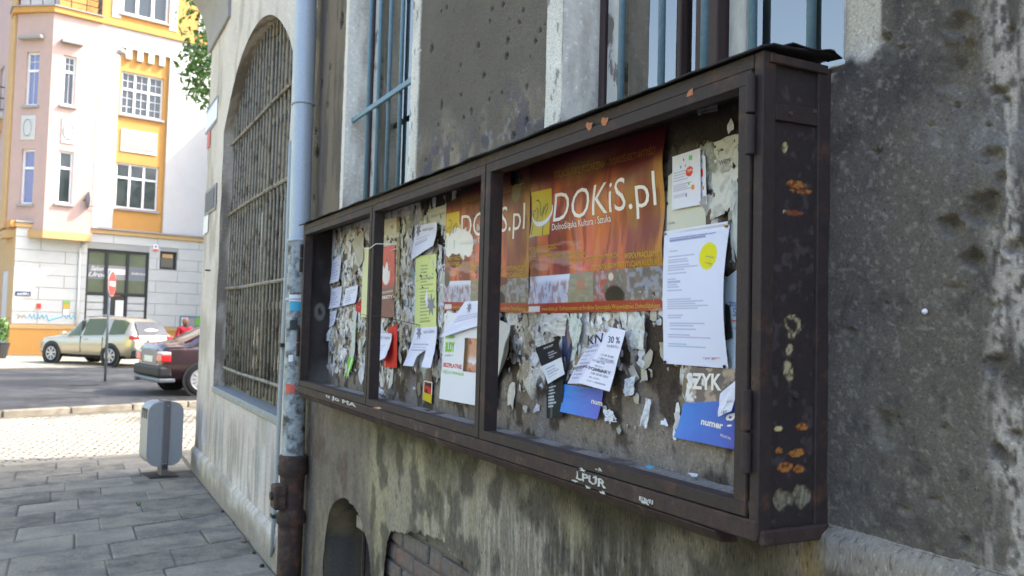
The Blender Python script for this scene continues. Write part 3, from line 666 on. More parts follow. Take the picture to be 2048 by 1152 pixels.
def board_c(Y, Z):
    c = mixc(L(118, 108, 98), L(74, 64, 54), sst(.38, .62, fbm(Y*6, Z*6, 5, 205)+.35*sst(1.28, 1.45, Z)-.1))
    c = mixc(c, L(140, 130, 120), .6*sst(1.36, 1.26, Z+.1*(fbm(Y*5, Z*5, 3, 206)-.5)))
    c = mixc(c, L(54, 45, 38), .75*sst(.5, .62, fbm(Y*14, Z*12, 5, 207)))
    c = mixc(c, L(150, 142, 130), .6*sst(.58, .7, fbm(Y*26, Z*20, 4, 198)))
    c = mixc(c, L(52, 47, 44), .85*sst(1.84, 1.92, Z+.06*(fbm(Y*4, Z*8, 3, 208)-.5)))  # shade of the case roof painted along the top of the board
    p = board_paper(Y, Z)
    pc = mixc(L(212, 209, 202), L(160, 152, 138), sst(.3, .7, fbm(Y*30, Z*14, 5, 209)))
    pc = mixc(pc, L(210, 210, 214), .6*sst(.5, .65, fbm(Y*9, Z*5, 3, 210)))
    pc = mixc(pc, L(120, 104, 84), .6*sst(.6, .7, fbm(Y*26, Z*14, 4, 211)))
    pc = mixc(pc, L(126, 140, 120), .4*sst(.62, .7, fbm(Y*7+4, Z*7, 3, 212)))
    return mixc(c, pc, p)
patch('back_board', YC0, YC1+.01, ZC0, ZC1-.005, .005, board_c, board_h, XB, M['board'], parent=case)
mb = MB(); mb.box(XB+.004, XW-.008, YC0+.004, YC1, ZC0+.004, ZC1-.01); mk('board_core', mb, M['mortar'], case)
# ledge
def ledge_c(Xg, Yg): return mixc(mixc(L(150, 144, 138), L(100, 92, 86), sst(.4, .65, fbm(Yg*9, Xg*12, 4, 221))), L(140, 136, 132), .5*sst(.6, .7, fbm(Yg*30, Xg*30, 3, 222)))
Xg, Yg = np.meshgrid(np.linspace(XF+.012, XB, 20), np.linspace(YC0+.01, YC1-.01, 420), indexing='ij')
mb = MB(); mb.grid(np.stack([Xg, Yg, 1.192+.004*fbm(Yg*20, Xg*20, 4, 223)+.004*(Xg > 1.17)*fbm(Yg*30, Xg*3, 3, 224)], -1)); mk('ledge', mb, M['board'], case, smooth=True, cols=ledge_c(Xg, Yg))
cbox('bottom_tray', XF+.006, XB, YC0+.01, YC1-.005, 1.166, 1.188, 'case_low')
# outer casing
cbox('top_rail', XF, XF+.03, YC0+.022, YC1-.022, 1.962, 1.988)
cbox('top_rail', XF+.031, XW-.004, YC0+.023, YC1-.023, 1.975, 1.984, 'case_low')
cbox('bottom_rail', XF-.004, XF+.022, YC0+.0, YC1, 1.152, 1.187, 'case_low', .003)
mb = MB(); pr = [(XF-.004, 1.150), (XF+.012, 1.128), (XF+.05, 1.124), (XF+.05, 1.150)]
mb.prism(pr, YC0+.1, YC1-.02, T=lambda a, b, c: (a, c, b)); mk('bottom_lip', mb, M['case_low'], case, bevel=.002)
cbox('bottom_plate', XF+.052, XW-.002, YC0+.05, YC1-.02, 1.145, 1.151, 'case_low')
cbox('corner_post', XF, XF+.030, YC0-.002, YC0+.020, 1.160, 1.988)
cbox('corner_post', XF, XF+.02, YC1-.020, YC1, 1.188, 1.988)
cbox('wall_post', XW-.030, XW+.003, YC0-.004, YC0+.022, 1.150, 1.980)
# near side panel with rust, holes and flaking paint
px_r = [(1598, 368, 26, 12, 0), (1610, 382, 22, 10, 0), (1573, 293, 6, 13, 2), (1592, 425, 22, 10, 1), (1536, 455, 6, 9, 1), (1573, 422, 4, 5, 2), (1588, 650, 17, 28, 3), (1583, 700, 8, 14, 3), (1582, 745, 13, 24, 3),
        (1610, 855, 16, 9, 0), (1560, 858, 9, 5, 2), (1598, 905, 18, 8, 0), (1562, 903, 7, 6, 0), (1572, 935, 20, 10, 0), (1600, 940, 14, 10, 0), (1538, 790, 6, 13, 1), (1636, 785, 5, 16, 1), (1540, 858, 3, 5, 0), (1570, 1000, 20, 22, 4), (1612, 992, 22, 26, 4), (1515, 700, 4, 6, 2)]
sp = []
for x, y, rx, ry, k in px_r:
    p = onP(x, y, (0, YC0, 0), (0, 1, 0)); q = onP(x+rx, y+ry, (0, YC0, 0), (0, 1, 0)); sp.append((p[0], p[2], .85*abs(q[0]-p[0]), .8*abs(q[2]-p[2]), k))
Xg, Zg = np.meshgrid(np.linspace(XF+.012, XW-.012, 56), np.linspace(1.166, 1.976, 300), indexing='ij')
H = .0016*(fbm(Xg*20, Zg*8, 3, 231)-.5)
cc = mixc(L(55, 46, 44), L(46, 40, 39), fbm(Xg*12, Zg*9, 4, 232))
cc = mixc(cc, L(86, 78, 80), .5*sst(.6, .75, fbm(Xg*60, Zg*60, 3, 233)))
KC = [L(172, 116, 56), L(128, 78, 54), L(200, 186, 130), L(176, 166, 128), L(128, 124, 104)]
for i, (x, z, rx, rz, k) in enumerate(sp):
    q = np.hypot((Xg-x)/rx, (Zg-z)/rz)+1.3*(fbm(Xg*55+i*5, Zg*55, 4, 240+i)-.5)
    col = mixc(KC[k], L(120, 62, 30) if k < 2 else L(96, 84, 66), sst(.45, .65, fbm(Xg*160, Zg*160, 3, 260+i)))
    if k == 3: col = mixc(col, L(52, 44, 44), sst(.75, .5, q)*(z > onP(1588, 690, (0, YC0, 0), (0, 1, 0))[2]))
    mk_ = sst(1.05, .85, q); cc = cc*(1-mk_[..., None])+col*mk_[..., None]
    if k == 4: H = H-.004*mk_*(vn(Xg*260, Zg*30, 5))
mb = MB(); mb.grid(np.stack([Xg, YC0+.004-H, Zg], -1)); mk('side_panel', mb, M['case_attr'], case, smooth=True, cols=cc)
mb = MB(); mb.box(XF+.014, XW-.014, YC0+.010, YC0+.016, 1.168, 1.974); mk('side_backing', mb, M['case'], case)
cbox('side_top_band', XF+.012, XW-.01, YC0-.008, YC0+.002, 1.968, 1.984)
cbox('side_bottom_band', XF+.004, XW+.002, YC0-.010, YC0+.003, 1.146, 1.172, 'case_low', .003)
for x, y in ((1578, 228), (1626, 224), (1588, 789)):
    p = onP(x, y, (0, YC0, 0), (0, 1, 0)); mb = MB(); mb.tube([(p[0], YC0-.006, p[2]), (p[0], YC0+.004, p[2])], .006 if y > 700 else .0035, 10); mk('bolt', mb, M['castiron'], case)
s0 = onP(1550, 208, (0, YC0, 0), (0, 1, 0)); s1 = onP(1668, 222, (0, YC0, 0), (0, 1, 0)); s2 = onP(1668, 258, (0, YC0, 0), (0, 1, 0)); s3 = onP(1550, 240, (0, YC0, 0), (0, 1, 0))
mb = MB(); mb.add([(p[0], YC0-.003, p[2]) for p in (s0, s1, s2, s3)]+[(p[0], YC0+.003, p[2]) for p in (s0, s1, s2, s3)], [(0, 1, 2, 3), (7, 6, 5, 4), (0, 4, 5, 1), (1, 5, 6, 2), (2, 6, 7, 3), (3, 7, 4, 0)])
mk('iron_strap', mb, M['case'], case, bevel=.001)
# far end panel, with the ghost of a sticker
Xg, Zg = np.meshgrid(np.linspace(XF+.01, XW-.01, 40), np.linspace(1.19, 1.975, 160), indexing='ij')
cc = mixc(L(44, 38, 38), L(66, 60, 58), sst(.4, .7, fbm(Xg*14, Zg*8, 4, 271))); cc = mixc(cc, L(124, 122, 118), .8*sst(1.36, 1.2, Zg+.1*(fbm(Xg*10, Zg*10, 3, 272)-.5))*.8)
e = np.hypot((Xg-1.135)/.028, (Zg-1.555)/.045); cc = mixc(cc, L(132, 130, 124), .7*sst(1.1, .9, e)*sst(.4, .55, e+.5*(fbm(Xg*90, Zg*60, 3, 273)-.3)))
mb = MB(); mb.grid(np.stack([Xg, np.full_like(Xg, YC1-.008), Zg], -1)); mk('far_panel', mb, M['case_attr'], case, smooth=True, cols=cc)
mb = MB(); mb.box(XF+.004, XW-.004, YC1-.005, YC1, 1.155, 1.985); mk('far_panel_skin', mb, M['case'], case)
# roof sheet with a wavy torn edge
ny = 160; ys = np.linspace(YC0-.012, YC1+.05, ny); us = np.linspace(0, 1, 8)
Yg, Ug = np.meshgrid(ys, us, indexing='ij')
wav = fbm(Yg*6, Yg*0, 4, 281)-.5; edge = XF-.012-.016*(fbm(Yg*9, Yg*0+3, 3, 282)-.3)
Xr = edge*(1-Ug)+(XW+.01)*Ug
Zr = 1.992+.010*Ug+.014*wav*(1-Ug)+.006*(fbm(Yg*20, Ug*3, 3, 283)-.5)+.010*(1-Ug)*np.sin(Yg*5.0+1)*.5+.004
Zr -= .010*sst(.12, 0, Ug)
Zr = np.maximum(Zr, 1.9905)
mb = MB(); mb.grid(np.stack([Xr, Yg, Zr], -1)); mk('roof_sheet', mb, M['roofsheet'], case, smooth=True, solid=.004)
for k in range(3):
    mb = MB(); y0 = YC0-.02+.03*k; P = np.array([[(XF+.05+.13*i/8, y0+.035*j+.008*sin(i+k), 2.004+.004*k+.003*sin(i*1.3+k)+.003*j) for i in range(9)] for j in (0, 1)]); mb.grid(P); mk('felt_layer', mb, M['oldwood' if k == 1 else 'roofsheet'], case, solid=.002)
# three door frames
def door(ya, yb, hinges, sw=.030):
    d = thing('door', '', 'x'); del d['label'], d['category']; d.parent = case; d.location = (0, 0, 0)
    za, zb = 1.190, 1.960; x0, x1 = XF-.004, XF+.004
    def bar(nm, a, b, c, e): mb = MB(); mb.box(x0, x1, a, b, c, e); mk('door_frame', mb, M['case'], d, bevel=.001)
    bar('h', ya, yb, za, za+.024); bar('h', ya, yb, zb-.025, zb); bar('l', ya, ya+sw, za+.024, zb-.025); bar('l', yb-sw, yb, za+.024, zb-.025)
    # the deep leg of each angle iron
    for (a, b, c, e) in ((ya+sw-.004, ya+sw, za+.02, zb-.02), (yb-sw, yb-sw+.004, za+.02, zb-.02)): mb = MB(); mb.box(x1, XF+.036, a, b, c, e); mk('frame_flange', mb, M['case'], d)
    mb = MB(); mb.box(x1, XF+.030, ya+sw, yb-sw, za+.020, za+.024); mk('frame_flange', mb, M['case_low'], d)
    mb = MB(); mb.box(x1, XF+.030, ya+sw, yb-sw, zb-.025, zb-.021); mk('frame_flange', mb, M['case'], d)
    for (hy, hz) in hinges:
        for s in (0, .072):
            mb = MB(); mb.tube([(XF-.010, hy, hz+s), (XF-.010, hy, hz+s+.068)], .0085, 12); mk('hinge', mb, M['case'], d, bevel=.001)
D0, D1, D2, D3 = YC0+.024, 2.155, 3.215, YC1-.026
hz = [onX(1515, 305, XF-.01)[2], onX(1510, 950, XF-.01)[2]]
door(D0, D1, [(D0-.006, hz[0]), (D0-.006, hz[1])])
door(D1+.006, 3.160, [], .026)
door(3.168, D3, [(D3+.012, 1.75), (D3+.012, 1.33)], .026)
cbox('mullion', XF+.006, XF+.05, D1+.001, D1+.005, 1.19, 1.96)
cbox('mullion', XF+.006, XF+.02, 3.1605, 3.1675, 1.19, 1.96)
mb = MB(); mb.box(XF+.036, XF+.048, 2.165, 2.185, 1.24, 1.36); mk('latch', mb, M['case'], case)
# rust and chipped paint on the top rail: small raised flakes
for x, y, s in ((1178, 252, 12), (1208, 243, 12), (1380, 186, 9)):
    p = onX(x, y, XF-.006); pts = []
    for k in range(12): t = 2*pi*k/12; r = s*.0009*random.uniform(.6, 1.2); pts.append((XF-.0055, p[1]+r*cos(t)*1.4, p[2]+r*sin(t)))
    mb = MB(); mb.add(pts, [tuple(range(12))]); mk('rust_spot', mb, mat('rust flake', L(170, 110, 74), rough=.9, var=.4, scale=120), case)
for x, y in ((1165, 940), (1190, 955), (1150, 962), (1175, 975), (1205, 985), (1290, 1005), (1198, 940)):
    p = onX(x, y, XF-.006); pts = []
    for k in range(14): t = 2*pi*k/14; r = .006*random.uniform(.3, 1.6); pts.append((XF-.0057, p[1]+r*cos(t)*1.8, p[2]+r*sin(t)*.55))
    mb = MB(); mb.add(pts, [tuple(range(14))]); mk('paint_flake', mb, M['whitewood'], case)
# knotted string around the far mullion
mb = MB(); lp = [(XF-.012+.10*cos(t)*.35+.03, 3.15+.07*cos(t), 1.80+.012*sin(t)) for t in np.linspace(0, 2*pi, 18)]
mb.tube([(XF-.01, 3.24, 1.80), (XF-.016, 3.15, 1.79), (XF-.01, 3.09, 1.805), (XF+.05, 3.06, 1.805), (XF+.10, 3.14, 1.80), (XB-.01, 3.35, 1.805)], .0016, 5); 
tag(mk('string', mb, M['white_ink']), 'white string tied around the left mullion of the notice case', 'string')
mb = MB(); mb.tube([(XF-.004, 3.24, 1.538), (XF-.008, 3.16, 1.530), (XF+.01, 3.09, 1.532), (XB-.01, 2.98, 1.50)], .0012, 5); tag(mk('wire', mb, M['castiron']), 'thin wire stretched across the left mullion at half height', 'wire')

# --- torn paper remnants, far too many to count
def scraps(n, seed):
    rg = np.random.default_rng(seed); mb = MB(); cols = []
    pal = [L(212, 211, 208), L(198, 194, 184), L(176, 170, 158), L(218, 218, 224), L(140, 126, 104), L(110, 96, 80), L(150, 160, 150), L(120, 168, 180), L(176, 190, 120), L(190, 110, 90)]
    wt = np.array([.26, .24, .16, .16, .09, .08, .01, .004, .004, .002]); wt /= wt.sum()
    k = 0
    while k < n:
        y = rg.uniform(YC0+.03, YC1-.03); z = rg.uniform(1.26, 1.93)
        if z > 1.86 and y < 3.2 and rg.random() < .8: continue
        if 1.42 < y < 2.2 and z > 1.62: continue
        if z < 1.4 and y < 3.2 and rg.random() < .65: continue
        dn = board_paper(np.array([y]), np.array([z]))[0]
        if dn < .5 and rg.random() < .75: continue
        k += 1
        s = (.004+.020*rg.random()**2.2)*(1.3 if y > 2.2 else .85); el = rg.uniform(1.0, 2.6); m_ = 9; rot = rg.normal(0, .3)
        c = pal[rg.choice(len(pal), p=wt)]*rg.uniform(.8, 1.08); base = .003+rg.uniform(0, .004); cy = rg.uniform(0, 2*pi); cur = rg.uniform(0, .014)*(rg.random() < .5)
        vs = [(XB-base-.0015, y, z)]; cols.append(c)
        for j in range(m_):
            t = 2*pi*j/m_; r = s*rg.uniform(.45, 1.25); dy = r*cos(t); dz = r*el*sin(t)*.8
            dy, dz = dy*cos(rot)-dz*sin(rot), dy*sin(rot)+dz*cos(rot)
            lift = cur*max(0, cos(t-cy))**2
            vs.append((XB-base-lift, y+dy, max(z+dz, 1.20))); cols.append(c*rg.uniform(.9, 1.08))
        mb.add(vs, [(0, 1+j, 1+(j+1) % m_) for j in range(m_)])
    o = mk('torn_paper_layer', mb, M['scraps'], case, cols=np.array(cols)); stuff(o)
scraps(3600, 5)

# ================================================================== PAPERS
def sheet(name, label, cat, px, colf, X=XB-.008, nx=24, ny=32, off=None, mt='paper', group=None, crumple=.002, thing_=True, parent=None, seed=0, cut=None):
    """px: the sheet's corners TL TR BR BL in the photograph, laid on the plane X; off(u, v) lifts it off the board (metres)"""
    W4 = [onX(x, y, X) for x, y in px]
    U, V = np.meshgrid(np.linspace(0, 1, nx), np.linspace(0, 1, ny), indexing='ij')
    P = (W4[0]*((1-U)*(1-V))[..., None]+W4[1]*(U*(1-V))[..., None]+W4[2]*(U*V)[..., None]+W4[3]*((1-U)*V)[..., None])
    o_ = (off(U, V) if off else 0)+crumple*(fbm(U*3+seed*7.1, V*4+seed, 4, 300+seed)-.3)
    P[..., 0] -= np.maximum(o_, 0)
    mb = MB(); mb.grid(P)
    if cut is not None:
        k = cut(U, V).ravel(); mb.f = [f for f in mb.f if not (k[f[0]] and k[f[2]])]
    t = None
    if parent is None:
        c = P.reshape(-1, 3).mean(0)
        t = thing(name, label, cat, (XB, float(c[1]), float(P[..., 2].min())), group=group)
    o = mk('sheet', mb, M[mt], parent or t, smooth=True, cols=colf(U, V))
    s = type('S', (), {})(); s.t = parent or t; s.W = W4; s.off = off; s.X = X; s.cr = crumple; s.seed = seed; s.P = P; s.nx = nx; s.ny = ny
    A = np.array([[1, a, b, a*b] for a, b in ((0, 0), (1, 0), (1, 1), (0, 1))]); s.y = [w_[1] for w_ in W4]; s.z = [w_[2] for w_ in W4]
    return s
def uv_of(s, y, z):
    y0, y1, y2, y3 = s.y; z0, z1, z2, z3 = s.z; u = np.full(np.shape(y), .5); v = np.full(np.shape(y), .5)
    for _ in range(6):
        fy = y0*(1-u)*(1-v)+y1*u*(1-v)+y2*u*v+y3*(1-u)*v-y; fz = z0*(1-u)*(1-v)+z1*u*(1-v)+z2*u*v+z3*(1-u)*v-z
        a = (y1-y0)*(1-v)+(y2-y3)*v; b = (y3-y0)*(1-u)+(y2-y1)*u; c = (z1-z0)*(1-v)+(z2-z3)*v; d = (z3-z0)*(1-u)+(z2-z1)*u
        D = a*d-b*c; u = u-(fy*d-b*fz)/D; v = v-(a*fz-fy*c)/D
    return u, v
def lift(s, y, z):
    u, v = uv_of(s, y, z); u = np.clip(u, 0, 1); v = np.clip(v, 0, 1)
    # exact height of the gridded sheet (bilinear), so that print never sinks in
    gx = np.clip(u*(s.nx-1), 0, s.nx-1.001); gy = np.clip(v*(s.ny-1), 0, s.ny-1.001); i = gx.astype(int); j = gy.astype(int); fx = gx-i; fy = gy-j; Z = s.P[..., 0]
    return Z[i, j]*(1-fx)*(1-fy)+Z[i+1, j]*fx*(1-fy)+Z[i, j+1]*(1-fx)*fy+Z[i+1, j+1]*fx*fy
_font = {}
import bmesh
def glyphs(txt, shear=0, bold=0.0):
    key = (txt, shear, bold)
    if key not in _font:
        cu = bpy.data.curves.new('t', 'FONT'); cu.body = txt; cu.size = 1; cu.resolution_u = 3; cu.offset = bold; cu.shear = shear
        o = bpy.data.objects.new('t', cu); COL.objects.link(o); bpy.context.view_layer.update()
        me = bpy.data.meshes.new_from_object(o.evaluated_get(bpy.context.evaluated_depsgraph_get()))
        b_ = bmesh.new(); b_.from_mesh(me); bmesh.ops.triangulate(b_, faces=b_.faces)
        if len(txt) < 12:
            for _ in range(3):
                long_ = [e for e in b_.edges if e.calc_length() > .22]
                if not long_: break
                bmesh.ops.subdivide_edges(b_, edges=long_, cuts=1); bmesh.ops.triangulate(b_, faces=b_.faces)
        b_.to_mesh(me); b_.free()
        v = np.array([tuple(q.co) for q in me.vertices]).reshape(-1, 3); f = [tuple(p.vertices) for p in me.polygons]
        bpy.data.objects.remove(o); bpy.data.meshes.remove(me); _font[key] = (v, f)
    return _font[key]
def text(s, txt, p0, p1, capx, mt='ink', name='lettering', bold=0.0, parent=None, eps=.0009, shear=0):
    """baseline from p0 to p1 (photo pixels on the sheet), capital height capx in pixels at p0"""
    v, f = glyphs(txt, shear, bold)
    if len(v) == 0: return
    a = onX(*p0, s.X); b = onX(*p1, s.X); c = onX(p0[0], p0[1]-capx, s.X)
    w_ = v[:, 0].max()-v[:, 0].min(); x = (v[:, 0]-v[:, 0].min())/w_; h = np.hypot(c[1]-a[1], c[2]-a[2])/.70
    y = a[1]+(b[1]-a[1])*x; z = a[2]+(b[2]-a[2])*x+v[:, 1]*h
    X = lift(s, y, z)-eps
    mb = MB(); mb.add(np.stack([X, y, z], -1), f); return mk(name, mb, M[mt], s.t)
def pin(s, x, y, mt='pin', r=.0038):
    p = onX(x, y, s.X); X = float(lift(s, np.array([p[1]]), np.array([p[2]]))[0])
    mb = MB(); T = lambda a, b, c: (X-.001-c, p[1]+a, p[2]+b)
    mb.lathe([(r*.7, 0), (r, .0015), (r*.8, .003), (r*.3, .0042)], 10, T); return mk('pin', mb, M[mt], s.t, smooth=True)
def lines(U, V, u0, u1, v0, v1, n, seed=1, ink=(.35, .35, .42), base=None, dens=.78):
    """printed small type: rows of broken dashes"""
    h = (v1-v0)/n; r = np.floor((V-v0)/h); fr = (V-v0)/h-r
    rr = _hash(r.astype(int), np.zeros_like(r, int), seed); end = u0+(u1-u0)*(.45+.55*rr)
    on = (V > v0) & (V < v1) & (U > u0) & (U < end) & (fr > .3) & (fr < .75) & (vn(U*90, r, seed) > 1-dens-.25)
    t = on*.7; return base*(1-t[..., None])+np.array(ink)*t[..., None]
WHT = L(222, 222, 232)
def plain(c, n=.03):
    def f(U, V): return np.ones(U.shape+(3,))*np.asarray(c)*(1-n+2*n*fbm(U*4, V*4, 4, 7))[..., None]
    return f
def curl(kx=.0, ky=.0): return lambda U, V: kx*U**2+ky*V**3

# --- the two big red posters: same print
def poster_c(dx=0.0, tears=()):
    def f(U, V):
        n = fbm(U*7+3, V*1.6, 5, 401); n2 = fbm(U*16, V*3, 4, 402); n3 = fbm(U*3.2, V*1.2+5, 4, 403)
        c = mixc(L(192, 98, 60), L(136, 62, 54), sst(.42, .58, n))
        c = mixc(c, L(204, 122, 74), .8*sst(.5, .68, n2)*sst(.2, .45, V)); c = mixc(c, L(206, 104, 92), .8*sst(.10, .0, np.abs(U-.46-.03*np.sin(V*5)))*sst(.3, .5, V))
        c = mixc(c, L(166, 122, 58), .75*sst(.5, .62, n3)*sst(.3, .95, U)); c = mixc(c, L(110, 44, 44), .6*sst(.55, .66, fbm(U*26, V*2.2, 4, 406))); c = mixc(c, L(140, 120, 150), .45*sst(.02, .0, np.abs(U-.41+.02*np.sin(V*4)))*sst(.2, .4, V))
        c = mixc(c, L(116, 56, 50), .7*sst(.55, .7, fbm(U*9+9, V*2+2, 4, 404))*sst(.5, .9, U))
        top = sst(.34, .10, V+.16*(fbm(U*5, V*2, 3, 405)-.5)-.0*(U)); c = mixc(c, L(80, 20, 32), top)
        c = mixc(c, L(62, 16, 28), sst(.2, .1, V)*.9)  # maroon print of the top band, deepened for shade under the case roof
        # yellow square with the crest line drawing
        c = np.where(((U > .005) & (U < .185) & (V > .205) & (V < .50))[..., None], L(206, 176, 36)*(1-.1*fbm(U*9, V*9, 3, 4))[..., None], c)
        # photo strip
        ph = (V > .762) & (V < .935)
        a = mixc(L(150, 160, 190), L(196, 190, 196), fbm(U*30, V*24, 4, 411)); a = mixc(a, L(136, 90, 92), .7*sst(.45, .62, fbm(U*60, V*26, 4, 412)))
        a = mixc(a, L(205, 208, 226), sst(.82, .78, V)*sst(.03, .1, U))
        b = mixc(L(110, 112, 96), L(160, 150, 132), fbm(U*26, V*60, 4, 413)); b = mixc(b, L(170, 112, 92), .8*sst(.05, .02, np.hypot(U-.45, (V-.83)*.8)))
        g = mixc(L(84, 92, 96), L(136, 116, 104), fbm(U*34, V*18, 4, 414)); g = mixc(g, L(176, 70, 60), .8*sst(.42, .6, fbm(U*34+3, V*22, 4, 415))*(U < .70))
        g = mixc(g, L(160, 166, 186), .6*sst(.45, .7, fbm(U*48, V*34+9, 4, 416))); g = mixc(g, L(34, 32, 38), sst(.06, .045, np.hypot((U-.70)*.8, (V-.91)*.9))); g = mixc(g, L(208, 190, 180), sst(.022, .014, np.hypot(U-.685, (V-.80)*.8)))
        pc = np.where((U < .345)[..., None], a, np.where((U < .55)[..., None], b, g)); c = np.where(ph[..., None], pc, c)
        c = np.where((V > .935)[..., None], L(150, 44, 40), c); c = np.where(((V > .955) & (V < .99) & (U > .01) & (U < .11))[..., None], L(206, 200, 200), c)
        c = mixc(c, L(222, 200, 190), .25*sst(.62, .72, fbm(U*3+4, V*10, 4, 417))*sst(.3, .5, V))
        for (u, v, ru, rv, k) in tears:
            q = np.hypot((U-u)/ru, (V-v)/rv)+.5*(fbm(U*30, V*30, 3, 420)-.5); c = mixc(c, L(*((226, 222, 216) if k == 0 else (104, 40, 40) if k == 1 else (96, 86, 76))), sst(1.04, .94, q))
        return c
    return f
def poster_text(s, X0, sc_=1.0):
    w4 = s.W
    def at(u, v):  # photo pixel of (u, v) on the sheet
        p = w4[0]*(1-u)*(1-v)+w4[1]*u*(1-v)+w4[2]*u*v+w4[3]*(1-u)*v; d = p-CC; z = d@CF; return (1024+FPX*(d@CR)/z, 576-FPX*(d@CU)/z)
    def T(txt, u0, u1, v, cap, mt, bold=0.0, shear=0):
        a, b, c = at(u0, v), at(u1, v), at(u0, v-cap); text(s, txt, a, b, a[1]-c[1], mt, bold=bold, shear=shear)
    T('DOKiS.pl', .215, .955, .425, .185, 'white_ink', -.004); T('Dolnośląska Kultura i Sztuka', .21, .665, .478, .042, 'white_ink')
    T('DOLNOŚLĄSKIE WYDARZENIA - DOLNOŚLĄSCY ARTYŚCI', .215, .95, .145, .042, 'ochre_ink')
    T('PROMUJEMY TWÓRCZOŚĆ', .01, .24, .595, .028, 'yellow_ink'); T('I ŻYCIE KULTURALNE', .01, .20, .635, .026, 'yellow_ink')
    T('PROMUJEMY LOKALNE WYDARZENIA', .16, .47, .655, .026, 'yellow_ink'); T('WSPIERAMY POCZĄTKUJĄCYCH TWÓRCÓW', .34, .74, .692, .026, 'yellow_ink')
    T('WSPÓŁPRACUJEMY', .775, .985, .705, .030, 'yellow_ink'); T('Z DOLNOŚLĄSKIMI INSTYTUCJAMI KULTURY', .53, .985, .752, .030, 'yellow_ink')
    T('www.dokis.pl  Dofinansowano ze środków Samorządu Województwa Dolnośląskiego', .13, .985, .985, .026, 'yellow_ink')
    # crest drawing: fine dark curves and the white arc
    def stroke(pts, wd, mt):
        P = []
        for i, (u, v) in enumerate(pts):
            a = pts[max(0, i-1)]; b = pts[min(len(pts)-1, i+1)]; dx, dy = b[0]-a[0], (b[1]-a[1])*.7; l = sqrt(dx*dx+dy*dy)+1e-9; wq = wd[i] if isinstance(wd, list) else wd
            r_ = []
            for sg in (-1, 1):
                uu, vv = u-sg*dy/l*wq, v+sg*dx/l*wq/.7; p = w4[0]*(1-uu)*(1-vv)+w4[1]*uu*(1-vv)+w4[2]*uu*vv+w4[3]*(1-uu)*vv
                r_.append((float(lift(s, np.array([p[1]]), np.array([p[2]]))[0])-.0011, p[1], p[2]))
            P.append(r_)
        mb = MB(); mb.grid(np.array(P)); mk('emblem_line', mb, M[mt], s.t)
    arc = [(.105+.095*cos(t), .34+.085*sin(t)) for t in np.linspace(-.35, pi*.93, 22)]; stroke(arc, [.003+.008*sin(pi*i/21) for i in range(22)], 'white_ink')
    for pts in ([(.02, .37), (.025, .33), (.04, .325), (.045, .33)], [(.05, .31), (.065, .325), (.07, .36), (.06, .40)], [(.055, .265), (.07, .26), (.085, .285), (.088, .33), (.1, .37), (.112, .35), (.12, .31)],
                [(.11, .38), (.125, .33), (.14, .30), (.155, .30), (.155, .33), (.14, .37)], [(.045, .27), (.06, .262), (.075, .268)], [(.025, .42), (.022, .49)], [(.13, .43), (.128, .50)]):
        stroke(pts, .0016, 'ink')
off1 = lambda U, V: .004+.010*(np.sin(U*9+V*2)*.5+.5)*sst(0, .2, V)*.6+.004*np.sin(V*14+U*5)
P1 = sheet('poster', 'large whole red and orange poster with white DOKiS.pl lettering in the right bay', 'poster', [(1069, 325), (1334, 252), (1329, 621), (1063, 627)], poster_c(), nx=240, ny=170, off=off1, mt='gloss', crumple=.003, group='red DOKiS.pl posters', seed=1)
poster_text(P1, 0)
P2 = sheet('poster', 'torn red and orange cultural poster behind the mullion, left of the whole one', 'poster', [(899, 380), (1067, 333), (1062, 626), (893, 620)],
           poster_c(tears=((.16, .47, .19, .13, 0), (.30, .47, .06, .10, 0), (.57, .70, .13, .08, 0), (.70, .78, .10, .035, 1), (.14, .60, .09, .06, 1), (.03, .75, .05, .06, 2), (.86, .12, .05, .12, 2))), nx=220, ny=160, X=XB-.006,
           off=lambda U, V: .004+.010*(np.sin(U*8+1)*.5+.5)*.6, mt='gloss', crumple=.004, group='red DOKiS.pl posters', seed=2, cut=lambda U, V: (V < .10+.14*np.abs(U-.86)*3) & (U > .80) & (U < .93) & (V < .16) | (V < .13*(1-U*2)))
poster_text(P2, 0)

# --- right bay
cream = sheet('cream_sheet', 'large cream coloured sheet pinned right of the whole red poster, under the small flyers', 'sheet', [(1337, 352), (1409, 300), (1414, 560), (1330, 560)], plain(L(206, 204, 186)), X=XB-.007, seed=3)
pin(cream, 1335, 407, 'screwdark'); text(cream, 'studia', (1337, 449), (1351, 447), 5, 'inkgrey')
def fl_c(U, V):
    c = WHT*np.ones(U.shape+(3,)); c = lines(U, V, .05, .62, .30, .50, 4, 5, base=c, ink=L(140, 140, 170)); c = lines(U, V, .05, .75, .54, .80, 8, 6, base=c, ink=L(160, 150, 170))
    for (u, v, r, k) in ((.62, .36, .13, L(222, 74, 50)), (.30, .24, .03, L(90, 170, 205)), (.66, .12, .055, L(110, 190, 120)), (.42, .12, .025, L(200, 80, 90)), (.60, .58, .03, L(130, 180, 120)), (.74, .66, .055, L(235, 140, 50)), (.5, .78, .03, L(80, 80, 140)), (.48, .24, .03, L(230, 150, 60))):
        q = np.hypot(U-u, (V-v)*1.45) if r > .1 else np.maximum(np.abs(U-u), np.abs(V-v)*1.3); c = np.where((q < r)[..., None], k, c)
    return c
fb = sheet('flyer', 'white flyer with coloured dots hanging directly behind its twin, only its right edge showing', 'flyer', [(1390, 306), (1411, 312), (1414, 408), (1392, 412)], fl_c, X=XB-.010, nx=30, ny=40, seed=4, group='flyers with a red price dot')
fa = sheet('flyer', 'front white flyer with a red price dot and small coloured squares', 'flyer', [(1345, 314), (1401, 296), (1402, 409), (1344, 420)], fl_c, X=XB-.014, nx=50, ny=60, seed=5, group='flyers with a red price dot')
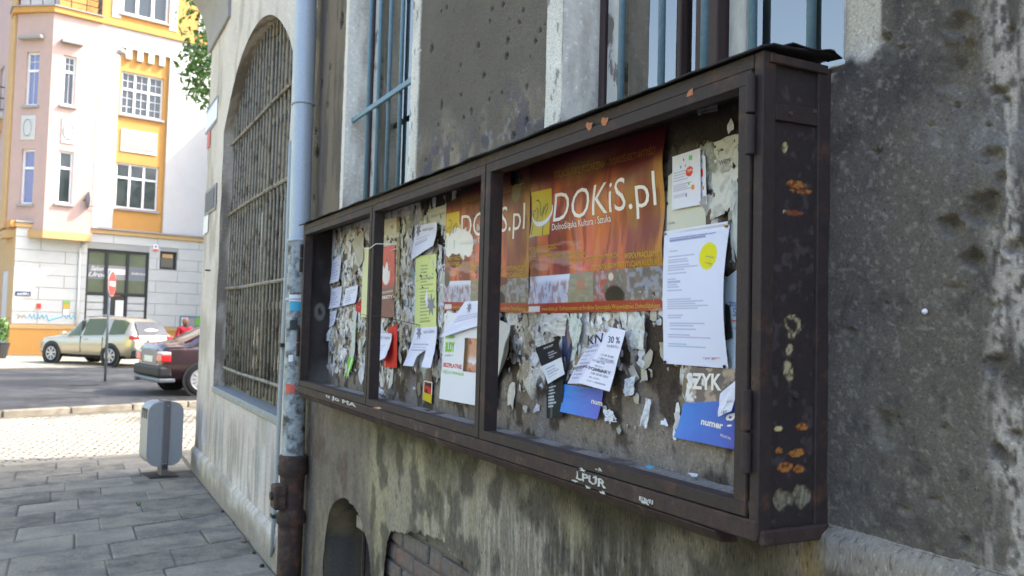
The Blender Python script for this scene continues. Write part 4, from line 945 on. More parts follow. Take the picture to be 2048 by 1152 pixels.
text(fa, '9,99 zł', (1376, 345), (1389, 342), 6, 'white_ink', bold=.02)
def a4_c(U, V):
    c = L(218, 220, 238)*np.ones(U.shape+(3,)); g = L(150, 150, 176)
    c = lines(U, V, .09, .82, .062, .095, 1, 11, base=c, ink=L(90, 95, 150), dens=.95); c = lines(U, V, .09, .28, .15, .17, 1, 12, base=c, ink=g)
    c = lines(U, V, .08, .62, .195, .335, 7, 13, base=c, ink=g); c = lines(U, V, .08, .38, .36, .46, 5, 14, base=c, ink=g)
    c = lines(U, V, .08, .80, .51, .60, 5, 15, base=c, ink=g); c = lines(U, V, .08, .55, .625, .665, 2, 16, base=c, ink=g); c = lines(U, V, .12, .72, .69, .745, 3, 17, base=c, ink=g)
    c = lines(U, V, .08, .78, .775, .81, 2, 18, base=c, ink=g); c = lines(U, V, .08, .75, .835, .875, 2, 19, base=c, ink=L(120, 160, 170))
    q = np.hypot(U-.735, (V-.225)*1.41); c = np.where((q < .135)[..., None], L(222, 214, 34), c); return c
a4 = sheet('info_sheet', 'white A4 sheet with a yellow circle, pinned at four corners in the right bay', 'notice', [(1329, 463), (1461, 443), (1457, 737), (1328, 727)], a4_c, X=XB-.018, nx=90, ny=120, off=lambda U, V: .010*U*np.sin(V*pi)*1.2+.004*np.sin(V*pi)+.006*U*(V < .02), crumple=.002, seed=6)
pin(a4, 1332, 468); pin(a4, 1455, 451, r=.005); pin(a4, 1332, 724, 'screwdark'); pin(a4, 1451, 733, 'screwdark')
text(a4, 'par', (1413, 718), (1425, 718), 5, 'inkgrey'); text(a4, 'go', (1426, 718), (1437, 718), 5, 'red_ink'); text(a4, '▸', (1408, 718), (1412, 718), 5, 'red_ink'); text(a4, '◂', (1438, 718), (1442, 718), 5, 'red_ink')
text(a4, 'nowość', (1418, 514), (1437, 518), 4, 'inkgrey'); text(a4, '1 etap', (1418, 527), (1432, 530), 4, 'inkgrey')
text(a4, 'wiosenna promocja kursów komputerowych', (1341, 479), (1434, 467), 4, 'blue_ink')
zn = sheet('pale_poster', 'pale blue white poster edge with blue words, half hidden behind the right door frame', 'poster', [(1447, 560), (1500, 520), (1500, 745), (1448, 745)], plain(L(196, 210, 214), .06), X=XB-.006, seed=7)
text(zn, 'zna', (1459, 612), (1479, 615), 14, 'blue_ink'); text(zn, 'Śląsk', (1467, 632), (1492, 636), 16, 'blue_ink'); text(zn, 'edukacja', (1466, 658), (1490, 660), 5, 'inkgrey')
mb = MB(); a, b = onX(1465, 641, zn.X-.004), onX(1492, 645, zn.X-.004); mb.box(zn.X-.0062, zn.X-.0055, b[1], a[1], a[2]-.002, a[2]+.001); mk('orange_rule', mb, M['redst'], zn.t)
blk = sheet('dark_flyer', 'small black torn flyer sticking out right of the A4 sheet', 'flyer', [(1450, 606), (1459, 612), (1465, 676), (1450, 681)], plain(L(44, 46, 42), .2), X=XB-.010, seed=8)
def szyk_c(U, V):
    c = mixc(L(120, 104, 98), L(84, 84, 96), fbm(U*5, V*6, 4, 431)); c = mixc(c, L(168, 150, 136), sst(.5, .65, fbm(U*7+3, V*7, 4, 432)))
    lo = sst(0, .01, V-(.50-.12*U)); c = mixc(c, mixc(L(60, 120, 205), L(62, 84, 176), U+.5*(fbm(U*3, V*3, 3, 433)-.5)), lo)
    tr = sst(.55, .62, fbm(U*11, V*11, 4, 434)+.35*sst(.3, 0, U)*sst(.05, .2, V)-.12)*sst(.5, .45, V)*sst(.42, .3, U); return mixc(c, L(214, 214, 216), tr)
sz = sheet('magazine_poster', 'blue and brown poster with white SZYK and numer lettering, bottom right of case', 'poster', [(1383, 735), (1482, 738), (1479, 898), (1359, 874)], szyk_c, X=XB-.010, nx=90, ny=80, off=lambda U, V: .003+.012*V**3, mt='gloss', crumple=.002, seed=9)
text(sz, 'SZYK', (1376, 776), (1446, 780), 30, 'white_ink', bold=.03); text(sz, 'numer', (1409, 848), (1453, 858), 13, 'white_ink', bold=.03); text(sz, 'g', (1455, 848), (1477, 846), 30, 'white_ink', bold=.02); text(sz, 'Wśród nas', (1449, 872), (1471, 879), 6, 'white_ink')
sc1 = sheet('torn_flyer', 'white torn flyer fragment reading TES hanging over the blue magazine poster', 'flyer', [(1441, 787), (1484, 750), (1463, 822), (1436, 834)], plain(L(224, 224, 238)), X=XB-.026, seed=10, crumple=.004)
text(sc1, 'TES', (1443, 830), (1455, 826), 6, 'ink'); text(sc1, 'POLI', (1455, 806), (1466, 804), 4, 'inkgrey')
# 30% flyer pair: one sheet folded
def fold_c(U, V):
    c = L(204, 204, 226)*np.ones(U.shape+(3,)); return lines(U, V, .15, .9, .30, .92, 9, 21, base=c, ink=L(130, 130, 158), dens=.6)  # this leaf is coloured darker for the shade of the fold
fd = sheet('discount_flyer', 'folded white discount flyer reading 30 % RABATU in the right bay', 'flyer', [(1222, 654), (1252, 661), (1228, 783), (1166, 766)], lambda U, V: lines(U, V, .22, .9, .42, .95, 8, 22, base=L(224, 224, 238)*np.ones(U.shape+(3,)), ink=L(120, 120, 150), dens=.5), X=XB-.034, nx=60, ny=80, crumple=.003, off=lambda U, V: .012*V, seed=11)
lf = sheet('', '', '', [(1188, 661), (1222, 654), (1168, 767), (1135, 767)], fold_c, X=XB-.03, nx=50, ny=60, parent=fd.t, off=lambda U, V: .012*U*V, crumple=.003, seed=12, cut=lambda U, V: U < .75*(.55-V)*1.2)
text(fd, '30 %', (1219, 685), (1242, 687), 13, 'ink'); text(fd, 'RABATU', (1218, 694), (1240, 697), 5, 'inkgrey'); text(fd, 'POMIARY', (1184, 739), (1228, 750), 7, 'ink'); text(fd, 'DRUGA PARA GRATIS !', (1190, 722), (1234, 728), 4, 'inkgrey')
text(lf, 'KN', (1176, 690), (1207, 684), 18, 'ink', bold=.01); text(lf, 'ZA W', (1192, 663), (1214, 663), 6, 'ink'); text(lf, 'BEZPŁ', (1147, 740), (1182, 735), 6, 'ink'); text(lf, 'szkła', (1178, 696), (1200, 692), 6, 'inkgrey')
pin(fd, 1214, 661, r=.005)
bf = sheet('business_flyer', 'black flyer with a white lower half, tilted, left of the discount flyer', 'flyer', [(1071, 696), (1116, 679), (1130, 748), (1096, 768)], lambda U, V: np.where((V > .52+.0*U)[..., None], lines(U, V, .15, .85, .6, .9, 4, 23, base=L(210, 214, 222)*np.ones(U.shape+(3,)), ink=L(140, 145, 170)), lines(U, V, .45, .85, .22, .44, 3, 24, base=L(32, 32, 36)*np.ones(U.shape+(3,)), ink=L(170, 170, 180))), X=XB-.026, nx=40, ny=60, crumple=.003, seed=13)
text(bf, 'MODNE SKLEPY', (1088, 699), (1107, 692), 4, 'white_ink')
ll = sheet('long_leaflet', 'long narrow dark leaflet with rows of white print hanging below the black flyer', 'leaflet', [(1094, 765), (1127, 755), (1125, 835), (1093, 837)], lambda U, V: lines(U, V, .12, .62, .12, .72, 7, 25, base=mixc(L(40, 46, 48), L(110, 112, 100), sst(.12, .0, np.abs(U-.3))*.6), ink=L(205, 210, 214), dens=.9), X=XB-.016, nx=40, ny=60, seed=14, crumple=.003)
dk = sheet('dark_flyer', 'dark blue and brown folded flyer corner behind the black flyer', 'flyer', [(1124, 660), (1146, 645), (1143, 702), (1126, 790)], lambda U, V: mixc(mixc(L(66, 74, 104), L(130, 104, 104), sst(.45, .5, U-V*.4+.1)), L(50, 58, 86), sst(.5, .6, V)), X=XB-.010, seed=15)
nb = sheet('blue_leaflet', 'bright blue leaflet reading num under the discount flyer', 'leaflet', [(1126, 768), (1207, 779), (1201, 839), (1126, 823)], lambda U, V: mixc(L(60, 132, 214), L(82, 92, 190), U+.4*(fbm(U*4, V*4, 3, 435)-.5)), X=XB-.012, nx=40, ny=30, off=lambda U, V: .010*V**2, seed=16, mt='gloss')
text(nb, 'num', (1185, 806), (1207, 812), 10, 'white_ink', bold=.02)
for k, (q, lab, c) in enumerate([([(1257, 628), (1292, 628), (1290, 700), (1262, 695)], 'long white torn strip under the right end of the whole red poster', (206, 208, 200)), ([(1293, 795), (1304, 800), (1295, 857), (1280, 852)], 'narrow white torn strip alone at the bottom of the right bay', (214, 216, 222)),
        ([(1084, 626), (1136, 626), (1130, 672), (1086, 675)], 'pale crumpled paper remnant directly under the left end of the whole red poster', (198, 196, 190)), ([(1136, 627), (1168, 627), (1162, 680), (1150, 715)], 'long greenish white torn strip above the discount flyer', (196, 204, 196)),
        ([(1252, 758), (1272, 750), (1268, 790), (1249, 793)], 'small white curled scrap with a blue stain right of the discount flyer', (205, 210, 216)), ([(1208, 818), (1226, 822), (1238, 845), (1212, 842)], 'small white triangular scrap right of the blue leaflet', (214, 216, 226)),
        ([(1428, 285), (1488, 262), (1486, 330), (1440, 350)], 'crumpled cream paper remnant in the top right corner of the right bay', (188, 184, 168)), ([(1425, 345), (1484, 330), (1470, 420), (1420, 440)], 'torn off-white sheet with the letters WEMI in the right bay', (206, 204, 196)),
        ([(1462, 345), (1486, 380), (1486, 540), (1464, 520)], 'tall pale torn sheet right of the WEMI sheet, against the door frame', (196, 200, 190)), ([(1392, 218), (1438, 208), (1436, 222), (1398, 232)], 'ragged scrap stuck in the dark top of the right bay', (120, 120, 122))]):
    rg = fbm
    s = sheet('paper_scrap', lab, 'paper scrap', q, (lambda col: lambda U, V: mixc(L(*col), L(*col)*.72, sst(.5, .7, fbm(U*5, V*5, 4, 440))))(c), X=XB-.012, nx=28, ny=36, crumple=.012, seed=20+k, cut=(lambda kk: lambda U, V: fbm(U*6+kk, V*6, 3, 450+kk)+.9*np.minimum(np.minimum(U, 1-U), np.minimum(V, 1-V)) < .46)(k))
    if k == 7: text(s, 'WEMI', (1442, 331), (1464, 324), 9, 'ink')
# --- middle bay
def bz_c(U, V):
    c = L(222, 222, 226)*np.ones(U.shape+(3,)); ph = (U > .44) & (U < .99) & (V > .28) & (V < .655)
    g = mixc(L(176, 120, 80), L(214, 168, 140), fbm(U*9, V*11, 4, 461)); g = mixc(g, L(214, 214, 222), sst(.55, .6, fbm(U*7+2, V*8+4, 3, 462))*sst(.45, .55, V)); g = mixc(g, L(150, 50, 60), .7*sst(.6, .66, fbm(U*9, V*9+8, 3, 463))); g = mixc(g, L(96, 68, 40), sst(.56, .48, U))
    c = np.where(ph[..., None], g, c); return lines(U, V, .04, .6, .775, .79, 1, 464, base=c, ink=L(120, 120, 130), dens=.95)
bz = sheet('lesson_notice', 'white notice reading BUDY and BEZPŁATNE in green and red, behind the wide mullion', 'notice', [(890, 626), (1001, 626), (993, 817), (882, 797)], bz_c, X=XB-.012, nx=90, ny=100, off=lambda U, V: .006*np.sin(U*pi)+.006*V**2, crumple=.003, seed=40)
text(bz, 'NASA HIERNA', (891, 677), (912, 677), 7, 'green_ink', bold=.03); text(bz, 'BUDY', (892, 703), (912, 703), 18, 'green_ink', bold=.05); text(bz, 'OŁAWSKA 12', (891, 713), (909, 712), 4, 'inkgrey')
text(bz, 'BEZPŁATNE', (889, 733), (928, 738), 8, 'red_ink', bold=.02); text(bz, 'ZAJĘCIA WOKALNE', (887, 745), (933, 752), 6, 'green_ink'); text(bz, '664-302-403', (966, 775), (997, 778), 6, 'inkgrey')
cur_c = lambda U, V: lines(U, V, .1, .85, .40, .62, 3, 31, base=L(218, 219, 236)*np.ones(U.shape+(3,)), ink=L(150, 150, 180))
def maple(s, x, y, r):
    pts = []; c = onX(x, y, s.X)
    for k in range(14): t = 2*pi*k/14+pi/2; rr = r*(1.0 if k % 2 == 0 else .45); pts.append((c[1]+rr*cos(t), c[2]+rr*sin(t)))
    a = np.array(pts); X = lift(s, a[:, 0], a[:, 1])-.001; mb = MB(); mb.add(np.stack([X, a[:, 0], a[:, 1]], -1), [tuple(range(14))]); mk('leaf_emblem', mb, M['inkgrey'], s.t)
t1 = sheet('folded_flyer', 'pale blue flyer with a leaf emblem folded over the top of the BEZPŁATNE notice', 'flyer', [(930, 603), (990, 600), (996, 640), (888, 675)], cur_c, X=XB-.022, nx=40, ny=30, off=lambda U, V: .014*(1-U)*V, crumple=.004, seed=41, group='flyers with a leaf emblem'); maple(t1, 940, 615, .020)
t2 = sheet('folded_flyer', 'topmost white flyer with a leaf emblem, folded over the yellow green sheet', 'flyer', [(832, 452), (874, 444), (876, 492), (822, 520)], cur_c, X=XB-.018, nx=36, ny=36, off=lambda U, V: .020*V**2*U, crumple=.004, seed=42, group='flyers with a leaf emblem'); maple(t2, 838, 461, .030); text(t2, 'SKLEP U JACKA', (846, 463), (868, 459), 5, 'inkgrey')
t3 = sheet('folded_flyer', 'white flyer with a leaf emblem below the yellow green sheet, lower edge torn and folded', 'flyer', [(832, 655), (875, 653), (871, 736), (815, 731)], cur_c, X=XB-.018, nx=40, ny=50, off=lambda U, V: .018*V**2, crumple=.005, seed=43, group='flyers with a leaf emblem', cut=lambda U, V: (V > .55) & (U > .38) & (U < .68) & (V > .55+.6*np.abs(U-.66))); maple(t3, 839, 665, .030); text(t3, 'SKLEP U JACKA', (848, 667), (870, 665), 5, 'inkgrey')
t4 = sheet('folded_flyer', 'low white flyer with a leaf emblem, just right of the left mullion', 'flyer', [(748, 664), (784, 667), (781, 716), (744, 735)], cur_c, X=XB-.022, nx=36, ny=40, off=lambda U, V: .022*V**2, crumple=.006, seed=44, group='flyers with a leaf emblem', cut=lambda U, V: (V > .8) & (U > .3) & (U < .6)); maple(t4, 752, 675, .030); text(t4, 'SKLEP U JACKA', (758, 677), (780, 679), 5, 'inkgrey')
yg = sheet('lime_sheet', 'long yellow green sheet with rows of print in the middle of the case', 'sheet', [(832, 512), (873, 508), (873, 655), (829, 660)], lambda U, V: lines(U, V, .25, .9, .12, .92, 18, 33, base=L(206, 214, 142)*np.ones(U.shape+(3,)), ink=L(130, 138, 92)), X=XB-.012, nx=50, ny=110, seed=45, crumple=.003)
maple(yg, 863, 610, .045)
szk = sheet('paper_strip', 'narrow cream strip headed SZKOŁA above the leaf flyer', 'paper strip', [(861, 419), (893, 408), (893, 452), (861, 446)], plain(L(196, 196, 182)), X=XB-.008, seed=46); text(szk, 'SZKOŁA NAUKI', (863, 436), (890, 428), 5, 'inkgrey')
stick = sheet('small_sticker', 'small yellow and red sticker low in the middle bay', 'sticker', [(848, 761), (865, 764), (863, 807), (845, 799)], lambda U, V: np.where((V > .62)[..., None], L(200, 176, 40), np.where(((U < .08) | (U > .92) | (V < .05))[..., None], L(220, 216, 206), mixc(L(52, 34, 34), L(190, 60, 40), sst(.45, .6, fbm(U*6, V*6, 3, 471))))), X=XB-.010, nx=20, ny=30, seed=47)
rp = sheet('red_poster', 'narrow red poster with white raised hands right of the left mullion', 'poster', [(756, 496), (790, 489), (789, 634), (755, 636)], lambda U, V: mixc(mixc(L(196, 74, 62), L(120, 78, 72), sst(.5, .62, V)), L(222, 214, 210), sst(.30, .24, np.hypot((U-.5)*1.2, (V-.40)*1.9)-.07*np.sin(U*26)*(V < .35))*(1-sst(.25, .32, np.abs(V-.36)))), X=XB-.014, nx=40, ny=80, seed=48, mt='gloss')
text(rp, 'dla wszystkich', (757, 588), (786, 584), 5, 'white_ink'); text(rp, 'KOBIETY', (757, 599), (786, 596), 6, 'white_ink', bold=.02)
cf = sheet('framed_sheet', 'old cream sheet with brown stained edge behind the narrow red poster', 'sheet', [(752, 442), (800, 434), (799, 600), (750, 605)], lambda U, V: mixc(L(202, 196, 178), L(120, 98, 50), sst(.86, .9, U)*(.4+.6*fbm(U*9, V*22, 3, 481))), X=XB-.010, nx=40, ny=70, seed=49)
ys_ = sheet('lime_sheet', 'long narrow pale yellow sheet crossing behind the left mullion', 'sheet', [(727, 497), (755, 490), (753, 635), (722, 634)], plain(L(212, 212, 164)), X=XB-.016, seed=50)
redlow = sheet('red_flyer', 'torn red flyer with white stripes behind the low leaf flyer right of the left mullion', 'flyer', [(778, 655), (795, 648), (794, 736), (766, 734)], lambda U, V: mixc(L(206, 52, 44), L(224, 214, 210), sst(.02, .01, np.abs(U-.72))), X=XB-.014, seed=51)
mm = sheet('torn_sheet', 'brownish white torn sheet corner curling away right of the wide mullion', 'sheet', [(1000, 640), (1022, 650), (1034, 712), (994, 760)], lambda U, V: mixc(L(190, 188, 184), L(70, 64, 60), sst(.5, .62, U*.6+V*.7-.2)), X=XB-.014, nx=30, ny=36, off=lambda U, V: .030*U*V, crumple=.006, seed=52)
for tx, p0, p1, cp in (('LPUR', (1152, 957), (1212, 977), 15), ('EMI', (1278, 1000), (1306, 1009), 8), ('u Jo MA', (652, 794), (712, 815), 7)):
    v, f = glyphs(tx, 0, .03); a = onX(*p0, XF-.0055); b = onX(*p1, XF-.0055); h = (onX(p0[0], p0[1]-cp, XF-.0055)[2]-a[2])/.7
    x = (v[:, 0]-v[:, 0].min())/(v[:, 0].max()-v[:, 0].min()); mb = MB(); mb.add([(XF-.0055, a[1]+(b[1]-a[1])*q, a[2]+(b[2]-a[2])*q+h*yy+.001*sin(q*40)) for q, yy in zip(x, v[:, 1])], f); mk('scratched_letters', mb, M['whitewood'], case)
# --- left bay
for k, (q, lab, c) in enumerate([([(665, 520), (683, 508), (682, 562), (664, 568)], 'pale blue white flyer, upper left of the left bay', (204, 206, 222)), ([(691, 577), (716, 570), (716, 606), (690, 612)], 'white flyer with a bold heading in the centre of the left bay', (212, 213, 228)),
        ([(664, 578), (684, 572), (684, 614), (662, 618)], 'pale blue white flyer, second from the top in the left bay', (202, 204, 220)), ([(660, 624), (674, 620), (672, 650), (663, 654)], 'small white curled flyer, lowest at the left edge of the left bay', (206, 208, 222)),
        ([(673, 608), (702, 604), (695, 612), (675, 614)], 'blue grey folded flyer flap between the flyers of the left bay', (138, 142, 172))]):
    s = sheet('flyer', lab, 'flyer', q, (lambda col, kk: lambda U, V: lines(U, V, .12, .85, .15, .9, 6, 60+kk, base=L(*col)*np.ones(U.shape+(3,)), ink=L(150, 152, 184)))(c, k), X=XB-.012, nx=30, ny=40, off=lambda U, V: .012*V**2, crumple=.004, seed=60+k)
    if k == 1: text(s, '2/07', (697, 571), (712, 566), 8, 'ink')
sheet('flyer', 'small red flyer just left of the left mullion', 'flyer', [(713, 603), (724, 600), (722, 626), (711, 622)], plain(L(190, 50, 50)), X=XB-.012, seed=70)
sheet('paper_scrap', 'grey white torn sheet peeling at the top of the left bay', 'paper scrap', [(703, 485), (728, 462), (729, 520), (718, 535)], plain(L(176, 172, 160), .2), X=XB-.016, crumple=.012, seed=71)
g1 = sheet('green_leaflet', 'small green and white leaflet at the bottom of the left bay', 'leaflet', [(696, 716), (709, 714), (703, 738), (692, 758)], lambda U, V: mixc(L(120, 186, 70), L(226, 228, 220), sst(.12, .06, np.abs(U-.5+.4*(V-.5)))), X=XB-.014, crumple=.006, seed=72)
sheet('paper_strip', 'long pale green white strip hanging in the centre of the left bay', 'paper strip', [(708, 628), (714, 628), (709, 712), (701, 716)], plain(L(190, 196, 186)), X=XB-.014, crumple=.006, seed=73)
# crumpled paper on the ledge and bits
mb = MB(); c0 = onX(756, 786, XB-.05); n = 10; vs = []
for i in range(n):
    for j in range(n):
        a, b = i/(n-1)-.5, j/(n-1)-.5; vs.append((XB-.055+.05*a+.02*random.uniform(-1, 1), c0[1]+.11*b+.015*random.uniform(-1, 1), 1.2+.012+.055*(.6-abs(a)-abs(b)*.6)*random.uniform(.3, 1.6)))
mb.add(vs, [(i*n+j, (i+1)*n+j, (i+1)*n+j+1, i*n+j+1) for i in range(n-1) for j in range(n-1)])
tag(mk('crumpled_paper', mb, M['plate']), 'crumpled white sheet of paper lying on the ledge beside the left mullion', 'paper')
for (x, y, lab, col, r) in ((857, 823, 'small grey metal scrap lying on the ledge of the middle bay', 'darkmetal', .016), (1300, 938, 'tiny blue white paper scrap on the ledge of the right bay', 'cyan', .010), (1385, 953, 'small pale blue crumb of paper on the ledge below the blue magazine poster', 'plate', .010), (753, 818, 'small yellowish dry leaf on the bottom rail left of the middle bay', 'orangepale', .016)):
    p = onG(x, y, 1.202); vs = [(p[0]+r*random.uniform(.5, 1)*cos(t), p[1]+2*r*random.uniform(.5, 1)*sin(t), 1.203+random.uniform(0, .006)) for t in np.linspace(0, 2*pi, 8)[:-1]]
    mb = MB(); mb.add(vs, [tuple(range(7))]); tag(mk('scrap', mb, M[col], solid=.001), lab, 'scrap')

# ================================================================== GROUND
def ground(name, poly, z, mt, th=.05):
    mb = MB(); mb.prism(poly, z-th, z); return struct(mk(name, mb, M[mt]))
ground('ground', [(-200, -120), (200, -120), (200, 260), (-200, 260)], -.16, 'soil')
kd = np.array([sin(radians(75)), cos(radians(75))]); kn = np.array([-kd[1], kd[0]])    # kerb direction
k0 = np.array([-.52, 10.06])*1.0; k0 = onG(0, 928)[:2]
k1 = onG(386, 806)[:2]-kd*3; k2 = onG(0, 738)[:2]
kd2 = np.array([sin(radians(69)), cos(radians(69))]); kn2 = np.array([-kd2[1], kd2[0]])
def Q(p, d, a, n, b): return tuple(p+d*a+n*b)
# near pavement bed and slabs
bed = ground('pavement', [Q(k0, kd, -6, kn, 0), (-5.5, -4), (XP+.01, -4), (XP+.01, YEND), (XA, YEND), Q(k0, kd, 14, kn, -.3), Q(k0, kd, 14, kn, 0)], -.010, 'joint', .1)
sd = tan(radians(90-74)); rowh = .415
for r in range(-1, 19):
    yb = 3.3+r*rowh; x = -2.2-random.uniform(0, .5)
    while x < XP-.10:
        ln = random.choice([.42, .5, .56, .60, .52, .38]); xa, xb = x+.003, min(x+ln-.003, XP-.004); x += ln
        if XP-.004-xb < .16: xb = XP-.004
        if xb-xa < .04: continue
        g = .0035; dz = random.uniform(-.004, .003); tl = [random.uniform(-.003, .003) for _ in range(4)]
        cs = [(xa, yb+g+xa*sd), (xb, yb+g+xb*sd), (xb, yb+rowh-g+xb*sd), (xa, yb+rowh-g+xa*sd)]
        if ((np.array(cs[2])-k0) @ kn) > -.16 or cs[2][1] > 10.4+.2: continue
        cs = [(a+random.uniform(-.006, .006), b+random.uniform(-.006, .006)) for a, b in cs]
        cx_, cy_ = sum(c[0] for c in cs)/4, sum(c[1] for c in cs)/4; b_ = .010
        top = [(a+(cx_-a)*b_/.25, b+(cy_-b)*b_/.2, dz+t) for (a, b), t in zip(cs, tl)]
        mid = [(a, b, dz+t-.006) for (a, b), t in zip(cs, tl)]; bot = [(a, b, -.03) for a, b in cs]
        mb = MB(); mb.add(top+mid+bot, [(0, 1, 2, 3)]+[(4+i, 4+(i+1) % 4, (i+1) % 4, i) for i in range(4)]+[(8+i, 8+(i+1) % 4, 4+(i+1) % 4, 4+i) for i in range(4)])
        mk('paving_slab', mb, M[random.choice(['slab', 'slab', 'slab_b', 'slab_c'])], bed)
mb = MB(); mb.prism([(XA+.01, YEND+.01), (XA+8, YEND+.01), Q(k0, kd, 10, kn, -.16), tuple(k0+kd*1.75+kn*-.16)], -.03, -.004); struct(mk('pavement_behind_corner', mb, M['slab']))
kb = struct(mk('kerb', MB().prism([Q(k0, kd, -6, kn, -.01), Q(k0, kd, 14, kn, -.01), Q(k0, kd, 14, kn, -.14), Q(k0, kd, -6, kn, -.14)], -.12, -.012), M['joint']))
for i in range(-4, 12):
    a = i*.82+.01; mb = MB(); mb.prism([Q(k0, kd, a, kn, 0), Q(k0, kd, a+.805, kn, 0), Q(k0, kd, a+.805, kn, -.15), Q(k0, kd, a, kn, -.15)], -.12, random.uniform(-.004, .004)); mk('kerb_stone', mb, M['kerb'], kb, bevel=.012)
# sunlit cobbled lane
lane = ground('cobbled_lane', [Q(k0, kd, -14, kn, 0), Q(k0, kd, 26, kn, 0), Q(k1, kd2, 20, kn2, .1), Q(k1, kd2, -14, kn2, .1)], -.100, 'lanejoint')
mb = MB(); rg = np.random.default_rng(3)
for i in range(-2, 46):
    for j in range(-12, 48):
        p = k0+kd*(j*.115+(i % 2)*.05)+kn*(.02+i*.11)
        if (p-k1) @ kn2 > -.02 or p[0] > 5.5 or i < 0: continue
        w_, h_ = .050+rg.uniform(-.004, .003), .048+rg.uniform(-.004, .003); z = -.092+rg.uniform(-.004, .004); r_ = rg.uniform(-.12, .12)
        d = kd*cos(r_)+kn*sin(r_); n_ = -kd*sin(r_)+kn*cos(r_)
        lo = [p-d*w_-n_*h_, p+d*w_-n_*h_, p+d*w_+n_*h_, p-d*w_+n_*h_]; hi = [p+(q-p)*.72 for q in lo]
        mb.add([(*q, z-.02) for q in lo]+[(*(p+(q-p)*.97), z) for q in lo]+[(*q, z+.006) for q in hi], [(i2, (i2+1) % 4, 4+(i2+1) % 4, 4+i2) for i2 in range(4)]+[(4+i2, 4+(i2+1) % 4, 8+(i2+1) % 4, 8+i2) for i2 in range(4)]+[(8, 9, 10, 11)])
stuff(mk('cobblestones', mb, M['cobble'], lane))
# asphalt yard with its kerb, far pale pavement
ya = ground('asphalt_road', [Q(k1, kd2, -20, kn2, .12), Q(k1, kd2, 40, kn2, .12), Q(k2, kd2, 44, kn2, 0), Q(k2, kd2, -30, kn2, 0)], -.002, 'asphalt', .12)
kb2 = struct(mk('far_kerb', MB().prism([Q(k1, kd2, -20, kn2, .115), Q(k1, kd2, 40, kn2, .115), Q(k1, kd2, 40, kn2, .02), Q(k1, kd2, -20, kn2, .02)], -.14, -.01), M['joint']))
for i in range(-4, 10):
    a = i*1.02; mb = MB(); mb.prism([Q(k1, kd2, a, kn2, .12), Q(k1, kd2, a+1.0, kn2, .12), Q(k1, kd2, a+1.0, kn2, -.02), Q(k1, kd2, a, kn2, -.02)], -.12, .006+random.uniform(-.004, .004)); mk('kerb_stone', mb, M['kerb'], kb2, bevel=.015)
ground('far_pavement', [Q(k2, kd2, -40, kn2, 0), Q(k2, kd2, 60, kn2, 0), Q(k2, kd2, 60, kn2, 45), Q(k2, kd2, -40, kn2, 45)], .02, 'farpave', .08)
# manhole and weed, stones at the wall foot
p = onG(195, 762); mb = MB(); mb.lathe([(.30, 0), (.30, .006), (.27, .008)], 20, lambda a, b, c: (p[0]-.3+a, p[1]-1.2+b, c)); mk('manhole_cover', mb, M['darkmetal'], ya)
w0 = onG(277, 1012); mb = MB()
for k in range(16):
    t = random.uniform(0, 2*pi); l = random.uniform(.02, .05); bx_, by_ = w0[0]+.006*cos(t), w0[1]+.006*sin(t)
    mb.add([(bx_-.003, by_, 0), (bx_+.003, by_, 0), (bx_+l*.5*cos(t), by_+l*.5*sin(t), l)], [(0, 1, 2)])
tag(mk('grass_tuft', mb, M['grass']), 'tiny green grass tuft growing in a joint of the pavement', 'weed')
def rock(x, y, r, lab, mt='stone', nm='stone'):
    p = onG(x, y); mb = MB(); prof = []; n = 8; vs = []
    for i in range(5):
        for k in range(n): t = 2*pi*k/n; rr = r*(.9, 1, .85, .5, .05)[i]*random.uniform(.75, 1.15); vs.append((p[0]+rr*cos(t), p[1]+rr*sin(t)*1.3, r*(.0, .3, .7, .95, 1.05)[i]))
    mb.add(vs, [(i*n+k, i*n+(k+1) % n, (i+1)*n+(k+1) % n, (i+1)*n+k) for i in range(4) for k in range(n)]); tag(mk(nm, mb, M[mt]), lab, 'stone')
rock(487, 1083, .024, 'largest mossy pale stone lying at the foot of the arched wall'); rock(445, 1024, .013, 'small dark stone at the wall foot, farther away than the pale stone', 'dark'); rock(471, 1045, .013, 'small dark clod between the pale stone and the farthest one', 'dark')
rock(508, 1107, .014, 'dark clod on the pavement just nearer than the pale stone', 'dark'); rock(524, 1133, .016, 'flat dark clod on the pavement nearest the downpipe foot', 'dark')

